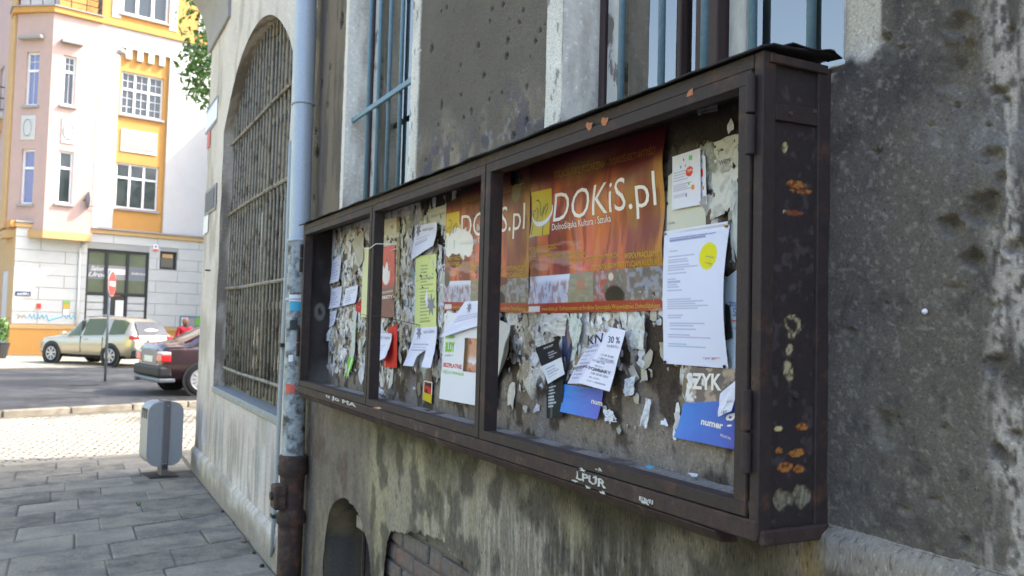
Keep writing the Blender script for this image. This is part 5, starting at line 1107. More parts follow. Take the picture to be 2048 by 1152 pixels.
# ================================================================== CORNER HOUSE OPPOSITE
FA = radians(78); FO = np.array([-1.70, 36.6, 0.0]); fu = np.array([sin(FA), cos(FA), 0]); fn = np.array([fu[1], -fu[0], 0])
def TF(a, d, z): return tuple(FO+fu*a+fn*d+np.array([0, 0, z]))
def F(x, y, d=0.0): p = onP(x, y, FO+fn*d, fn); return float((p-FO) @ fu), float(p[2])
house = thing('corner_house', 'pink, white and ochre corner tenement across the street with a shop window below', 'building', tuple(map(float, FO)))
class Plane:
    def __init__(s, T): s.T = T
    def wall(s, a0, a1, z0, z1, holes, mt, nm='wall', depth=.22, d=0.0, parent=None):
        A = sorted({a0, a1, *[h[0] for h in holes], *[h[1] for h in holes]}); Z = sorted({z0, z1, *[h[2] for h in holes], *[h[3] for h in holes]})
        A = [a for a in A if a0 <= a <= a1]; Z = [z for z in Z if z0 <= z <= z1]; mb = MB()
        for i in range(len(A)-1):
            for j in range(len(Z)-1):
                ca, cz = (A[i]+A[i+1])/2, (Z[j]+Z[j+1])/2
                if any(h[0] < ca < h[1] and h[2] < cz < h[3] for h in holes): continue
                mb.add([s.T(A[i], d, Z[j]), s.T(A[i+1], d, Z[j]), s.T(A[i+1], d, Z[j+1]), s.T(A[i], d, Z[j+1])], [(0, 1, 2, 3)])
        for h in holes:
            a, b, c, e = h[:4]
            mb.add([s.T(a, d, c), s.T(a, d-depth, c), s.T(a, d-depth, e), s.T(a, d, e), s.T(b, d, c), s.T(b, d-depth, c), s.T(b, d-depth, e), s.T(b, d, e)], [(0, 1, 2, 3), (4, 7, 6, 5), (0, 4, 5, 1), (3, 2, 6, 7)])
        return mk(nm, mb, M[mt], parent or house)
    def box(s, nm, a0, a1, z0, z1, d0, d1, mt, parent=None, bevel=0): 
        mb = MB(); mb.box(a0, a1, d0, d1, z0, z1, T=lambda a, b, c: s.T(a, b, c)); return mk(nm, mb, M[mt], parent or house, bevel=bevel)
    def window(s, a0, a1, z0, z1, cols, split, mt='winwhite', d=-.14, munt=None, fw=.07, gl='farglass', sill=True):
        w_ = s.box('window', a0, a1, z0, z0+fw, d-.04, d+.03, mt); 
        P = w_
        s.box('frame', a0, a1, z1-fw, z1, d-.04, d+.03, mt, P); s.box('frame', a0, a0+fw, z0+fw, z1-fw, d-.04, d+.03, mt, P); s.box('frame', a1-fw, a1, z0+fw, z1-fw, d-.04, d+.03, mt, P)
        zs = z0+(z1-z0)*split if split else None
        if zs: s.box('transom', a0+fw, a1-fw, zs-fw*.6, zs+fw*.6, d-.03, d+.035, mt, P)
        for c in cols: ac = a0+(a1-a0)*c; s.box('mullion', ac-fw*.6, ac+fw*.6, z0+fw, z1-fw, d-.03, d+.037, mt, P)
        s.box('pane', a0+fw*.5, a1-fw*.5, z0+fw*.5, z1-fw*.5, d-.03, d-.015, gl, P)
        e = [0]+list(cols)+[1]
        if munt:
            for i in range(len(e)-1):
                l, r = a0+(a1-a0)*e[i], a0+(a1-a0)*e[i+1]; m_ = (l+r)/2; s.box('muntin', m_-.008, m_+.008, z0+fw, z1-fw, d-.014, d+.0, mt, P)
            for zz in munt: s.box('muntin', a0+fw, a1-fw, z0+(z1-z0)*zz-.008, z0+(z1-z0)*zz+.008, d-.014, d+.001, mt, P)
        if sill: s.box('window_sill', a0-.08, a1+.08, z0-.09, z0-.005, -.10, .09, 'sill')
        return P
PF = Plane(TF)
ZT = 18.0
zc0 = 4.78; zc1 = 5.02
# ground floor
sh0, sz1 = F(175, 495); sh1, _ = F(299, 504); sw = F(320, 502), F(353, 540)
A0 = F(27, 560)[0]; AE = 9.0
hs = [(sh0, sh1, .30, sz1-.02), (sw[0][0], sw[1][0], sw[1][1], sw[0][1])]
PF.wall(A0, AE, 0, zc0, hs, 'jointgrey', 'ground_floor_wall', .25)
PF.box('plinth', A0-.06, sh0-.02, 0, 1.0, .005, .06, 'orange'); PF.box('plinth', sh1+.02, AE, 0, 1.0, .005, .06, 'orange')
PF.box('plinth_cap', A0-.08, sh0-.02, 1.0, 1.16, .005, .09, 'orangepale'); PF.box('plinth_cap', sh1+.02, AE, 1.0, 1.16, .005, .09, 'orangepale')
rh = (zc0-1.17)/7.75
for r in range(8):
    z0 = 1.175+r*rh; z1 = min(z0+rh-.016, zc0); a = A0+(.0 if r % 2 else -.85)
    while a < AE:
        b = a+1.70; segs = [(max(a, A0), min(b-.016, AE))]; 
        for h in hs:
            if z1 > h[2] and z0 < h[3]:
                ns = []
                for (l, q) in segs:
                    if q <= h[0] or l >= h[1]: ns.append((l, q))
                    else:
                        if l < h[0]: ns.append((l, h[0]))
                        if q > h[1]: ns.append((h[1], q))
                segs = ns
        zz0, zz1 = z0, z1
        for (l, q) in segs:
            if q-l > .05:
                hh = [h for h in hs if h[0]-.001 <= l and q <= h[1]+.001]
                if not hh: PF.box('ashlar_block', l, q, z0, z1, .001, .022, 'ashlar', bevel=.006)
        a = b
# shop window
zt_ = F(237, 588)[1]; m1 = F(213, 560)[0]; m2 = F(255, 560)[0]
shop = PF.box('shop_window', sh0, sh1, sz1-.12, sz1-.03, -.16, -.06, 'darkmetal')
PF.box('sign_band', sh0, sh1, F(237, 533)[1]-.0, F(237, 533)[1]+.01, -.125, -.12, 'darkmetal', shop)
for a in (sh0+.03, m1, m2, sh1-.03): PF.box('mullion', a-.05, a+.05, .3, sz1-.12, -.16, -.055, 'darkmetal', shop)
PF.box('transom', sh0, sh1, zt_-.06, zt_+.04, -.16, -.06, 'darkmetal', shop)
for a, b in ((sh0, m1), (m1, m2), (m2, sh1)): PF.box('pane', a+.04, b-.04, zt_, sz1-.1, -.13, -.12, 'shopglass', shop)
zb0, zb1 = F(237, 560)[1], F(237, 532)[1]
for a, b in ((sh0, m1), (m1, m2), (m2, sh1)): PF.box('film_band', a+.05, b-.05, zb0, zb1, -.119, -.117, 'sill' if a == m1 else 'galv', shop)
PF.box('shade', m1+.06, m2-.06, F(237, 549)[1], F(237, 538)[1], -.116, -.112, 'signwhite', shop)
for a, b in ((sh0+.05, m1-.05), (m2+.05, sh1-.08)):
    z = .35
    while z < zt_-.2: PF.box('slat_panel', a, b, z, z+.26, -.12, -.09, 'ashlar', shop); z += .29
PF.box('door_glass', m1+.05, m2-.05, .35, zt_-.08, -.12, -.11, 'farglass', shop); PF.box('door_poster', m1+.40, m2-.08, zt_-.9, zt_-.25, -.108, -.10, 'signwhite', shop)
def ftext(txt, x0, y0, x1, y1, cap, mt, d, parent, shear=0, T=TF, Ff=F):
    v, f = glyphs(txt, shear, .01); a0, z0 = Ff(x0, y0, d); a1, z1 = Ff(x1, y1, d); h = (Ff(x0, y0-cap, d)[1]-z0)/.7
    x = (v[:, 0]-v[:, 0].min())/(v[:, 0].max()-v[:, 0].min()); mb = MB(); mb.add([T(a0+(a1-a0)*q, d, z0+(z1-z0)*q+h*y) for q, y in zip(x, v[:, 1])], f); mk('lettering', mb, M[mt], parent)
ftext('Salon', 181, 540, 207, 542, 9, 'white_ink', -.112, shop, .4); ftext('Urody', 177, 552, 224, 555, 9, 'white_ink', -.112, shop, .4); ftext('Solarium', 262, 549, 292, 551, 5, 'white_ink', -.112, shop, .3)
ftext('ZAPRASZAMY', 218, 592, 240, 593, 2.5, 'redst', -.05, shop)
sm = PF.window(sw[0][0]+.02, sw[1][0]-.02, sw[1][1]+.02, sw[0][1]-.02, [], 0, 'darkmetal', sill=False); PF.box('roller_blind', sw[0][0]+.12, sw[1][0]-.15, sw[0][1]-.26, sw[0][1]-.1, -.10, -.09, 'orangepale', sm)
def fthing(name, label, cat, x0, y0, x1, y1, d0, d1, mt, parts=()):
    a0, z1 = F(x0, y0, d1); a1, z0 = F(x1, y1, d1); zz = sorted((z0, z1)); t = thing(name, label, cat, TF(min(a0, a1), d0, zz[0]))
    mb = MB(); mb.box(a0, a1, d0, d1, zz[0], zz[1], T=lambda a, b, c: TF(a, b, c)); mk('body', mb, M[mt], t, bevel=.004)
    for (nm, u0, u1, v0, v1, m2_) in parts:
        mb = MB(); aa0 = a0+(a1-a0)*u0; aa1 = a0+(a1-a0)*u1; q0 = zz[1]-(zz[1]-zz[0])*v1; q1 = zz[1]-(zz[1]-zz[0])*v0; mb.box(aa0, aa1, d1+.002, d1+.008, q0, q1, T=lambda a, b, c: TF(a, b, c)); mk(nm, mb, M[m2_], t)
    return t
t = fthing('alarm_box', 'white alarm box with red base above the shop next to the small dark window', 'alarm box', 307, 489, 316, 502, .024, .12, 'signwhite', (('red_base', 0, 1, .72, 1, 'signred'), ('blue_mark', .3, .7, .15, .5, 'galv')))
t = fthing('street_name_plate', 'dark blue street name plate with white letters on the white corner wall', 'sign', 31, 582, 61, 592, .024, .05, 'signblue'); ftext('ŁUKORELA', 34, 589.6, 59, 590.2, 4.5, 'signwhite', .056, t)
fthing('fire_box', 'small red box on the white wall right of the street name plate', 'box', 74, 607, 82, 617, .024, .08, 'signred')
fthing('wall_poster', 'narrow green, yellow and white poster on the white wall beside the shop', 'poster', 126, 601, 139, 631, .024, .035, 'sill', (('poster_top', .1, .9, .04, .22, 'greenst'), ('poster_middle', .1, .9, .25, .52, 'yellow_ink'), ('poster_bottom', .1, .9, .58, .95, 'signwhite')))
fthing('notice_board', 'blue grey graffiti board low on the wall behind the person in red', 'board', 361, 632, 408, 659, .065, .10, 'bluedoor', (('poster', .05, .3, .1, .8, 'signwhite'), ('poster', .35, .6, .15, .9, 'sill'), ('poster', .62, .9, .1, .7, 'greenst')))
# graffiti
mb = MB(); rg = np.random.default_rng(11)
gf = [(55, 637), (60, 628), (64, 637), (68, 628), (71, 638), (76, 628), (80, 637), (84, 629), (88, 637), (92, 629), (96, 637), (98, 641), (104, 638), (112, 636), (122, 634), (128, 630), (134, 637), (138, 629), (143, 638), (147, 630), (151, 638)]
pts = [TF(F(x, y, .026)[0], .026, F(x, y, .026)[1]) for x, y in gf]; mb.tube(pts, .028, 4); mk('graffiti', mb, mat('pale blue spray paint', L(120, 190, 220), rough=.8), house)
mb = MB(); pts = [TF(F(x, y, .026)[0], .026, F(x, y, .026)[1]) for x, y in [(31, 631), (36, 628), (38, 635), (34, 637), (42, 630), (44, 637), (48, 629), (52, 636)]]; mb.tube(pts, .016, 4); mk('graffiti', mb, M['sill'], house)
# cornice
PF.box('cornice', A0-.05, AE, zc0, zc1-.06, -.02, .10, 'orangepale', bevel=.02); PF.box('cornice', A0-.05, AE, zc1-.06, zc1, -.02, .16, 'sill')
ABX = F(110, 250)[0]+.35
# main white wall with the recessed ochre window strip
ra0, rz1 = F(240, 99); ra1, _ = F(337, 113); ra0 = F(232, 300)[0]; ra1 = F(333, 300)[0]; rz1 = F(290, 104)[1]; rz0 = zc1
PF.wall(ABX, AE, zc1, 13.15, [(ra0, ra1, rz0, rz1)], 'white', 'upper_wall', .14)
W2 = [(244, 141, 324, 238), (233, 325, 314, 420)]
wh = []
for x0, y0, x1, y1 in W2: a0, z1 = F(x0, y0, -.14); a1, z0 = F(x1, y1+3, -.14); zt2 = F((x0+x1)/2, (F and (y0+ (8 if y0 < 200 else 4))), -.14)[1]; wh.append((a0, a1, z0, zt2))
Tn = lambda a, d, z: TF(a, d-.14, z); PN = Plane(Tn)
PN.wall(ra0, ra1, rz0, rz1, wh, 'orange', 'ochre_strip', .18)
PN.window(*wh[0], (.33, .66), .60, d=-.12, munt=(.2, .4, .8)); PN.window(*wh[1], (.33, .66), .68, d=-.12)
n_t = 4; tw = (ra1-ra0)/(2*n_t+1)
for k in range(n_t): PF.box('merlon', ra0+tw*(2*k+1), ra0+tw*(2*k+2), rz1-.42, rz1+.02, -.13, .001, 'white')
a0, z1 = F(243, 256, -.1); a1, z0 = F(313, 310, -.1); z1 = F(278, 262, -.1)[1]; z0 = F(278, 307, -.1)[1]
PF.box('relief_panel', a0, a1, z0, z1, -.138, -.10, 'white', bevel=.01); PF.box('relief_inset', a0+.13, a1-.13, z0+.13, z1-.13, -.099, -.085, 'pink', bevel=.03)
# top storey
PF.box('string_course', ABX, AE, 13.15, 13.42, -.02, .09, 'orange')
w3 = [(F(243, 30)[0], F(338, 30)[0], 13.75, 15.9)]
PF.wall(ABX-.4, AE, 13.42, ZT, w3, 'orange', 'top_wall', .2); PF.window(*w3[0], (.33, .66), .75, d=-.12, fw=.10)
PF.box('surround', w3[0][0]-.35, w3[0][0]-.02, 13.5, 16.2, .001, .03, 'white'); PF.box('surround', w3[0][1]+.02, w3[0][1]+.35, 13.5, 16.2, .001, .03, 'white')
PF.box('surround', 6.3, 8.0, 13.7, 15.6, .001, .03, 'white')
# pink oriel
BD = .45
ba1 = F(192, 250, BD)[0]; ba0 = F(97, 250, BD)[0]; bz0 = F(140, 462, BD)[1]; bz1 = F(150, 34, BD)[1]
Tb = lambda a, d, z: TF(a, d+BD, z); PB = Plane(Tb)
def FB(x, y): return F(x, y, BD)
def opening(Ff, x0, y0, x1, y1): a, zt = Ff(x0, y0); b, _ = Ff(x1, y0); return (a, b, Ff((x0+x1)/2, y1)[1], Ff((x0+x1)/2, y0)[1])
ow = [opening(FB, 128, 112, 154, 212), opening(FB, 118, 302, 148, 408)]
ow = [(a, b, c, d) for a, b, c, d in ow]
PB.wall(ba0, ba1, bz0, bz1, ow, 'pink', 'oriel_front', .2)
for k, o_ in enumerate(ow): PB.window(*o_, [], .68, d=-.12, munt=((.84,) if k == 0 else None), fw=.08, gl='farglass')
mb = MB(); mb.box(ba1-.02, ba1, -.45, 0, bz0, bz1, T=Tb); mk('oriel_side', mb, M['pink'], house)
ap = np.array(TF(ba0, BD, 0)); cdir = np.array([-sin(radians(128)), -cos(radians(128)), 0]); cn = np.array([cdir[1]*-1, cdir[0], 0]); cn = cn if cn[1] < 0 else -cn
def TCc(a, d, z): return tuple(ap-cdir*a+cn*d+np.array([0, 0, z]))     # a < 0 goes left
def FC(x, y, d=0): p = onP(x, y, ap+cn*d, cn); return float(-((p-ap) @ cdir)), float(p[2])
PC = Plane(TCc); ca0 = FC(22, 300)[0]
oc = [opening(FC, 54, 104, 80, 211), opening(FC, 44, 298, 70, 408)]
PC.wall(ca0, 0, bz0, bz1, oc, 'pink', 'oriel_chamfer', .2)
for k, o_ in enumerate(oc): PC.window(*o_, [], .66, d=-.12, munt=((.83,) if k == 0 else None), fw=.08, gl='blueglass')
for PP, Ff, q in ((PB, FB, (124, 236, 152, 288)), (PC, FC, (44, 231, 72, 280))):
    o_ = opening(Ff, *q); PP.box('relief_panel', o_[0], o_[1], o_[2], o_[3], .001, .03, 'white', bevel=.01); PP.box('relief_inset', o_[0]+.1, o_[1]-.1, o_[2]+.15, o_[3]-.12, .031, .045, 'ashlar', bevel=.02)
    m_ = (o_[0]+o_[1])/2; mb = MB(); mb.tube([PP.T(m_+.17*cos(t), .045, (o_[2]+o_[3])/2+.32*sin(t)) for t in np.linspace(0, 2*pi, 17)], .02, 5); mk('relief_ring', mb, M['sill'], house)
for PP, Ff, q in ((PB, FB, (122, 82, 166, 90)), (PC, FC, (43, 73, 90, 80))): o_ = opening(Ff, *q); PP.box('hood_stone', o_[0], o_[1], o_[2], o_[3], .001, .22, 'sill', bevel=.02)
def bayring(nm, z0, z1, out, mt):
    pts = [TF(ba1+out*.5, -.0, 0), TF(ba1+out*.5, BD+out, 0), tuple(np.array(TF(ba0, BD, 0))+fn*out+cn*out*.2), tuple(np.array(TCc(ca0, 0, 0))+cn*out-np.array([out, 0, 0])), tuple(np.array(TCc(ca0, 0, 0))-fn*1.0-np.array([out, 0, 0])), TF(ba1, -1.5, 0)]
    mb = MB(); mb.prism([(p[0], p[1]) for p in pts], z0, z1); return mk(nm, mb, M[mt], house)
bayring('oriel_floor', bz0-.06, bz0, .0, 'pink'); bayring('oriel_band', bz0-.34, bz0-.062, .05, 'orangepale'); bayring('balcony_slab', bz1, bz1+.22, .10, 'orange'); bayring('balcony_top', bz1+.222, bz1+.27, .14, 'sill')
rail = [TF(ba1, 0, 0), TF(ba1, BD+.05, 0), tuple(np.array(TF(ba0, BD+.05, 0))), TCc(ca0, .05, 0)]
for zz in (.30, .55, .80, 1.05):
    mb = MB(); mb.tube([(p[0], p[1], bz1+.25+zz) for p in rail], .02, 5); mk('balcony_rail', mb, M['darkmetal'], house)
for i in range(3):
    for t in (0, .33, .66): p = np.array(rail[i])*(1-t)+np.array(rail[i+1])*t; mb = MB(); mb.tube([(p[0], p[1], bz1+.25), (p[0], p[1], bz1+1.3)], .02, 5); mk('balcony_post', mb, M['darkmetal'], house)
# the mass behind and the side street front
sd_ = -fn; 
def TS(a, d, z): return tuple(np.array(TF(A0, 0, 0))+sd_*a+fu*(-d)+np.array([0, 0, z]))
PS = Plane(TS)
mb = MB(); mb.prism([TF(A0+.02, -.3, 0)[:2], TF(AE, -.3, 0)[:2], TF(AE, -12, 0)[:2], TF(A0+.02, -12, 0)[:2]], 0, zc1-.3); mk('mass', mb, M['white'], house)
cl_ = np.array(TCc(ca0, 0, 0)); 
mb = MB(); mb.prism([TF(ba0+.5, -.3, 0)[:2], TF(AE, -.3, 0)[:2], TF(AE, -12, 0)[:2], tuple((cl_+sd_*11+fu*.1)[:2]), tuple((cl_+sd_*.3+fu*.1)[:2])], zc1-.3, ZT-.1); mk('mass', mb, M['white'], house)
mb = MB(); mb.prism([TF(A0, -.02, 0)[:2], TF(ba0+.5, -.02, 0)[:2], TF(ba0+.5, -3, 0)[:2], TF(A0, -3, 0)[:2]], zc1-.28, zc1); mk('ledge', mb, M['sill'], house)
def TS2(a, d, z): return tuple(cl_+sd_*a+fu*(-d)+np.array([0, 0, z]))
PS2 = Plane(TS2)
PS.wall(0, 12, 0, zc0, [(1.2, 2.4, .1, 3.2), (4, 5.2, .1, 3.2)], 'orangepale', 'side_wall', .2); PS.box('door', 1.2, 2.4, .1, 3.2, -.18, -.12, 'bluedoor'); PS.box('door', 4, 5.2, .1, 3.2, -.18, -.12, 'bluedoor')
PS2.wall(0, 12, zc0, ZT, [(2.5, 3.5, 6, 8), (2.5, 3.5, 9.6, 11.6), (6, 7, 6, 8)], 'pink', 'side_wall', .2); PS2.box('corner_pilaster', .1, 1.0, zc0, ZT, .001, .10, 'orangepale'); PS.box('side_cornice', -.05, 12, zc0, zc1, .001, .2, 'orange')
mb = MB(); mb.prism([TF(A0-.5, .5, 0)[:2], TF(AE, .5, 0)[:2], TF(AE, -12.5, 0)[:2], TF(A0-.5, -12.5, 0)[:2]], ZT, ZT+.3); mk('roof', mb, M['sill'], house)
for k, zb in enumerate((6.0, 9.6)):
    pts = [(2.2+1.5*(1-cos(t)), .95*sin(t)) for t in np.linspace(0, pi, 14)]
    TS = TS2; T2 = lambda a, b, c: TS(a, b, c)
    mb = MB(); mb.prism(pts, zb-.25, zb, T=lambda a, b, c: TS(a, b, c)); sl_ = mk('balcony', mb, M['ashlar'], house)
    mb = MB(); mb.prism([(2.3+1.4*(1-cos(t)), .8*sin(t)) for t in np.linspace(0, pi, 14)], zb-.75, zb-.26, T=T2); mk('balcony_underside', mb, M['orangepale'], sl_)
    for zz in (.1, .55, 1.0): mb = MB(); mb.tube([TS(p[0], p[1], zb+zz) for p in pts], .025, 5); mk('rail', mb, M['darkmetal'], sl_)
    for p in pts[1:-1]: mb = MB(); mb.tube([TS(p[0], p[1], zb), TS(p[0], p[1], zb+1.0)], .018, 5); mk('baluster', mb, M['darkmetal'], sl_)
# downpipe, cables and dish
def ftube(name, label, cat, px, r, mt, d=.08):
    pts = [TF(F(x, y, d)[0], d, F(x, y, d)[1]) for x, y in px]; mb = MB(); mb.tube(pts, r, 8); return tag(mk(name, mb, M[mt], smooth=True), label, cat)
ftube('facade_downpipe', 'thin pale downpipe on the white front of the corner house between oriel and ochre strip', 'downpipe', [(201, 95), (197, 190), (194, 250), (190, 330), (186, 452), (182, 476), (163, 487), (160, 497), (157, 590), (153, 648)], .035, 'winwhite')
ftube('hanging_cable', 'thin cable running down from the bracket lamp to the downpipe on the white front', 'cable', [(243, 105), (230, 135), (219, 160), (215, 190), (214, 215), (196, 230)], .016, 'sill', .12)
ftube('hanging_cable', 'thin loose cable dangling on the white front below the bracket, lower half', 'cable', [(217, 168), (216, 250), (209, 300), (207, 360), (203, 415)], .010, 'sill', .05)
lt = thing('bracket_lamp', 'small round bracket lamp at the upper left corner of the ochre window strip', 'lamp', TF(*[F(242, 108, .3)[0], .3, F(242, 108, .3)[1]]))
c_ = F(243, 106, .3); mb = MB(); mb.lathe([(.05, .18), (.16, .10), (.20, 0), (.14, -.06), (.02, -.09)], 12, lambda a, b, c: TF(c_[0]+a, .3+b, c_[1]+c)); mk('lamp_head', mb, M['sill'], lt, smooth=True); mb = MB(); mb.tube([TF(c_[0], 0, c_[1]+.2), TF(c_[0], .3, c_[1]+.15)], .03, 6); mk('arm', mb, M['sill'], lt)
c_ = F(176, 400, .5); dt = thing('satellite_dish', 'dark satellite dish beside the oriel above the ground floor cornice', 'satellite dish', TF(c_[0], .5, c_[1]))
mb = MB(); prof = []
mb.lathe([(.02, -.10), (.18, -.07), (.30, 0), (.31, .01)], 16, lambda a, b, c: TF(c_[0]+c*1.0, .5+a, c_[1]+b*1.1)); mk('reflector', mb, M['galv'], dt, smooth=True)
mb = MB(); mb.tube([TF(c_[0]-.1, .5, c_[1]), TF(c_[0]-.35, .25, c_[1]-.15), TF(c_[0]-.35, .0, c_[1]-.15)], .02, 6); mb.tube([TF(c_[0], .5, c_[1]-.25), TF(c_[0]+.35, .55, c_[1]-.2)], .014, 6); mk('bracket', mb, M['darkmetal'], dt)
# the neighbouring house whose gable throws the slanting shadow on the white front
nb_ = thing('neighbour_house', 'tall plain white house standing forward to the right of the corner house', 'building', TF(9.2, 0, 0))
gz = 12.3; mb = MB(); mb.prism([TF(9.05, 6, 0)[:2], TF(16, 6, 0)[:2], TF(16, -12, 0)[:2], TF(9.05, -12, 0)[:2]], 0, gz); mk('walls', mb, M['white'], nb_)
mb = MB(); mb.prism([TF(9.0, 6.1, 0)[:2], TF(16.1, 6.1, 0)[:2], TF(16.1, -12, 0)[:2], TF(9.0, -12, 0)[:2]], gz, gz+.15); mk('roof', mb, M['terracotta'], nb_)
# yellow house on the other side of our lane: only its reflection shows
yh = thing('yellow_house', 'greenish yellow house across the lane, mirrored in the near window glass', 'building', (-14, 14, 0))
mb = MB(); mb.box(-24, -13, 9, 26, 0, 7.4); mk('walls', mb, M['yellowhouse'], yh); mb = MB(); mb.prism([(-24.5, 7.4), (-12.6, 7.4), (-18.5, 9.6)], 8.8, 26.2, T=lambda a, b, c: (a, c, b)); mk('roof', mb, M['yellowhouse'], yh)
for k in range(4):
    for zz in (1.2, 5.0): mb = MB(); mb.box(-13.0+.001, -12.95, 10.5+k*4, 11.7+k*4, zz, zz+1.8); mk('window', mb, M['farglass'], yh)
# ================================================================== STREET OBJECTS
# litter bin
bp_ = onG(326, 952); bin_ = thing('litter_bin', 'grey blue rounded litter bin on a short post at the building corner', 'litter bin', (float(bp_[0]), float(bp_[1]), 0), radians(8))
def rrect(w, h, r, n=6):
    pts = []
    for cx_, cz_, s in ((w/2-r, h/2-r, 0), (-w/2+r, h/2-r, pi/2), (-w/2+r, -h/2+r, pi), (w/2-r, -h/2+r, 3*pi/2)):
        for k in range(n+1): t = s+pi/2*k/n; pts.append((cx_+r*cos(t), cz_+r*sin(t)))
    return pts
BW, BH, BZ = .315, .60, .40
mb = MB(); mb.prism([(p[0], p[1]+BZ) for p in rrect(BW, BH, .10)], -.005, .32, T=lambda a, b, c: (a, c, b)); mk('body', mb, M['bin'], bin_, bevel=.008, local=True)
mb = MB(); mb.prism([(p[0], p[1]+BZ) for p in rrect(BW+.012, BH+.012, .105)], -.014, -.003, T=lambda a, b, c: (a, c, b)); mk('front_plate', mb, M['bin'], bin_, bevel=.003, local=True)
mb = MB(); mb.box(-.025, .035, -.030, -.012, .06, BZ+BH/2+.008); mk('post', mb, M['binpost'], bin_, bevel=.006, local=True)
mb = MB(); mb.box(-.025, .035, -.030, .20, BZ+BH/2+.004, BZ+BH/2+.016); mk('top_strap', mb, M['binpost'], bin_, bevel=.004, local=True)
for k in range(3): mb = MB(); mb.box(-BW/2-.003, -BW/2+.05, .05+k*.075, .095+k*.075, BZ+.14, BZ+.235); mk('slot', mb, M['plasticblack'], bin_, bevel=.004, local=True)
mb = MB(); mb.box(-.025, .035, -.03, .12, .0, .12); mk('foot', mb, M['binpost'], bin_, local=True); mb = MB(); mb.box(-.14, .12, -.10, .24, -.0, .008); mk('base_plate', mb, M['plasticblack'], bin_, local=True)
for q in ((.012, BZ+BH/2-.03), (.012, BZ-BH/2+.02), (-.012, BZ-BH/2+.02)): mb = MB(); mb.tube([(q[0], -.033, q[1]), (q[0], -.029, q[1])], .006, 8); mk('bolt', mb, M['alloy'], bin_, local=True)
# no entry sign
sp_ = onG(210, 763); sg = thing('no_entry_sign', 'round red no entry sign with white bar on a thin grey pole', 'road sign', (float(sp_[0]), float(sp_[1]), 0), radians(72))
top = onP(209, 567, (sp_[0], sp_[1], 0), (sin(radians(5)), cos(radians(5)), 0))[2]
mb = MB(); mb.tube([(0, 0, 0), (0, 0, top+.32)], .03, 12); mk('pole', mb, M['galv'], sg, smooth=True, local=True)
Ts = lambda a, b, c: (a, -.045-c, b+top)
mb = MB(); mb.lathe([(.30, 0), (.30, .008), (.298, .010)], 36, Ts); mk('disc', mb, M['signwhite'], sg, local=True); mb = MB(); mb.lathe([(.285, .0105), (.285, .0125)], 36, Ts); mk('red_face', mb, M['signred'], sg, local=True)
mb = MB(); mb.box(-.21, .21, -.062, -.058, top-.055, top+.055); mk('white_bar', mb, M['signwhite'], sg, local=True)
for zz in (-.12, .12): mb = MB(); mb.box(-.05, .05, -.044, .035, top+zz-.015, top+zz+.015); mk('clamp', mb, M['galv'], sg, local=True)

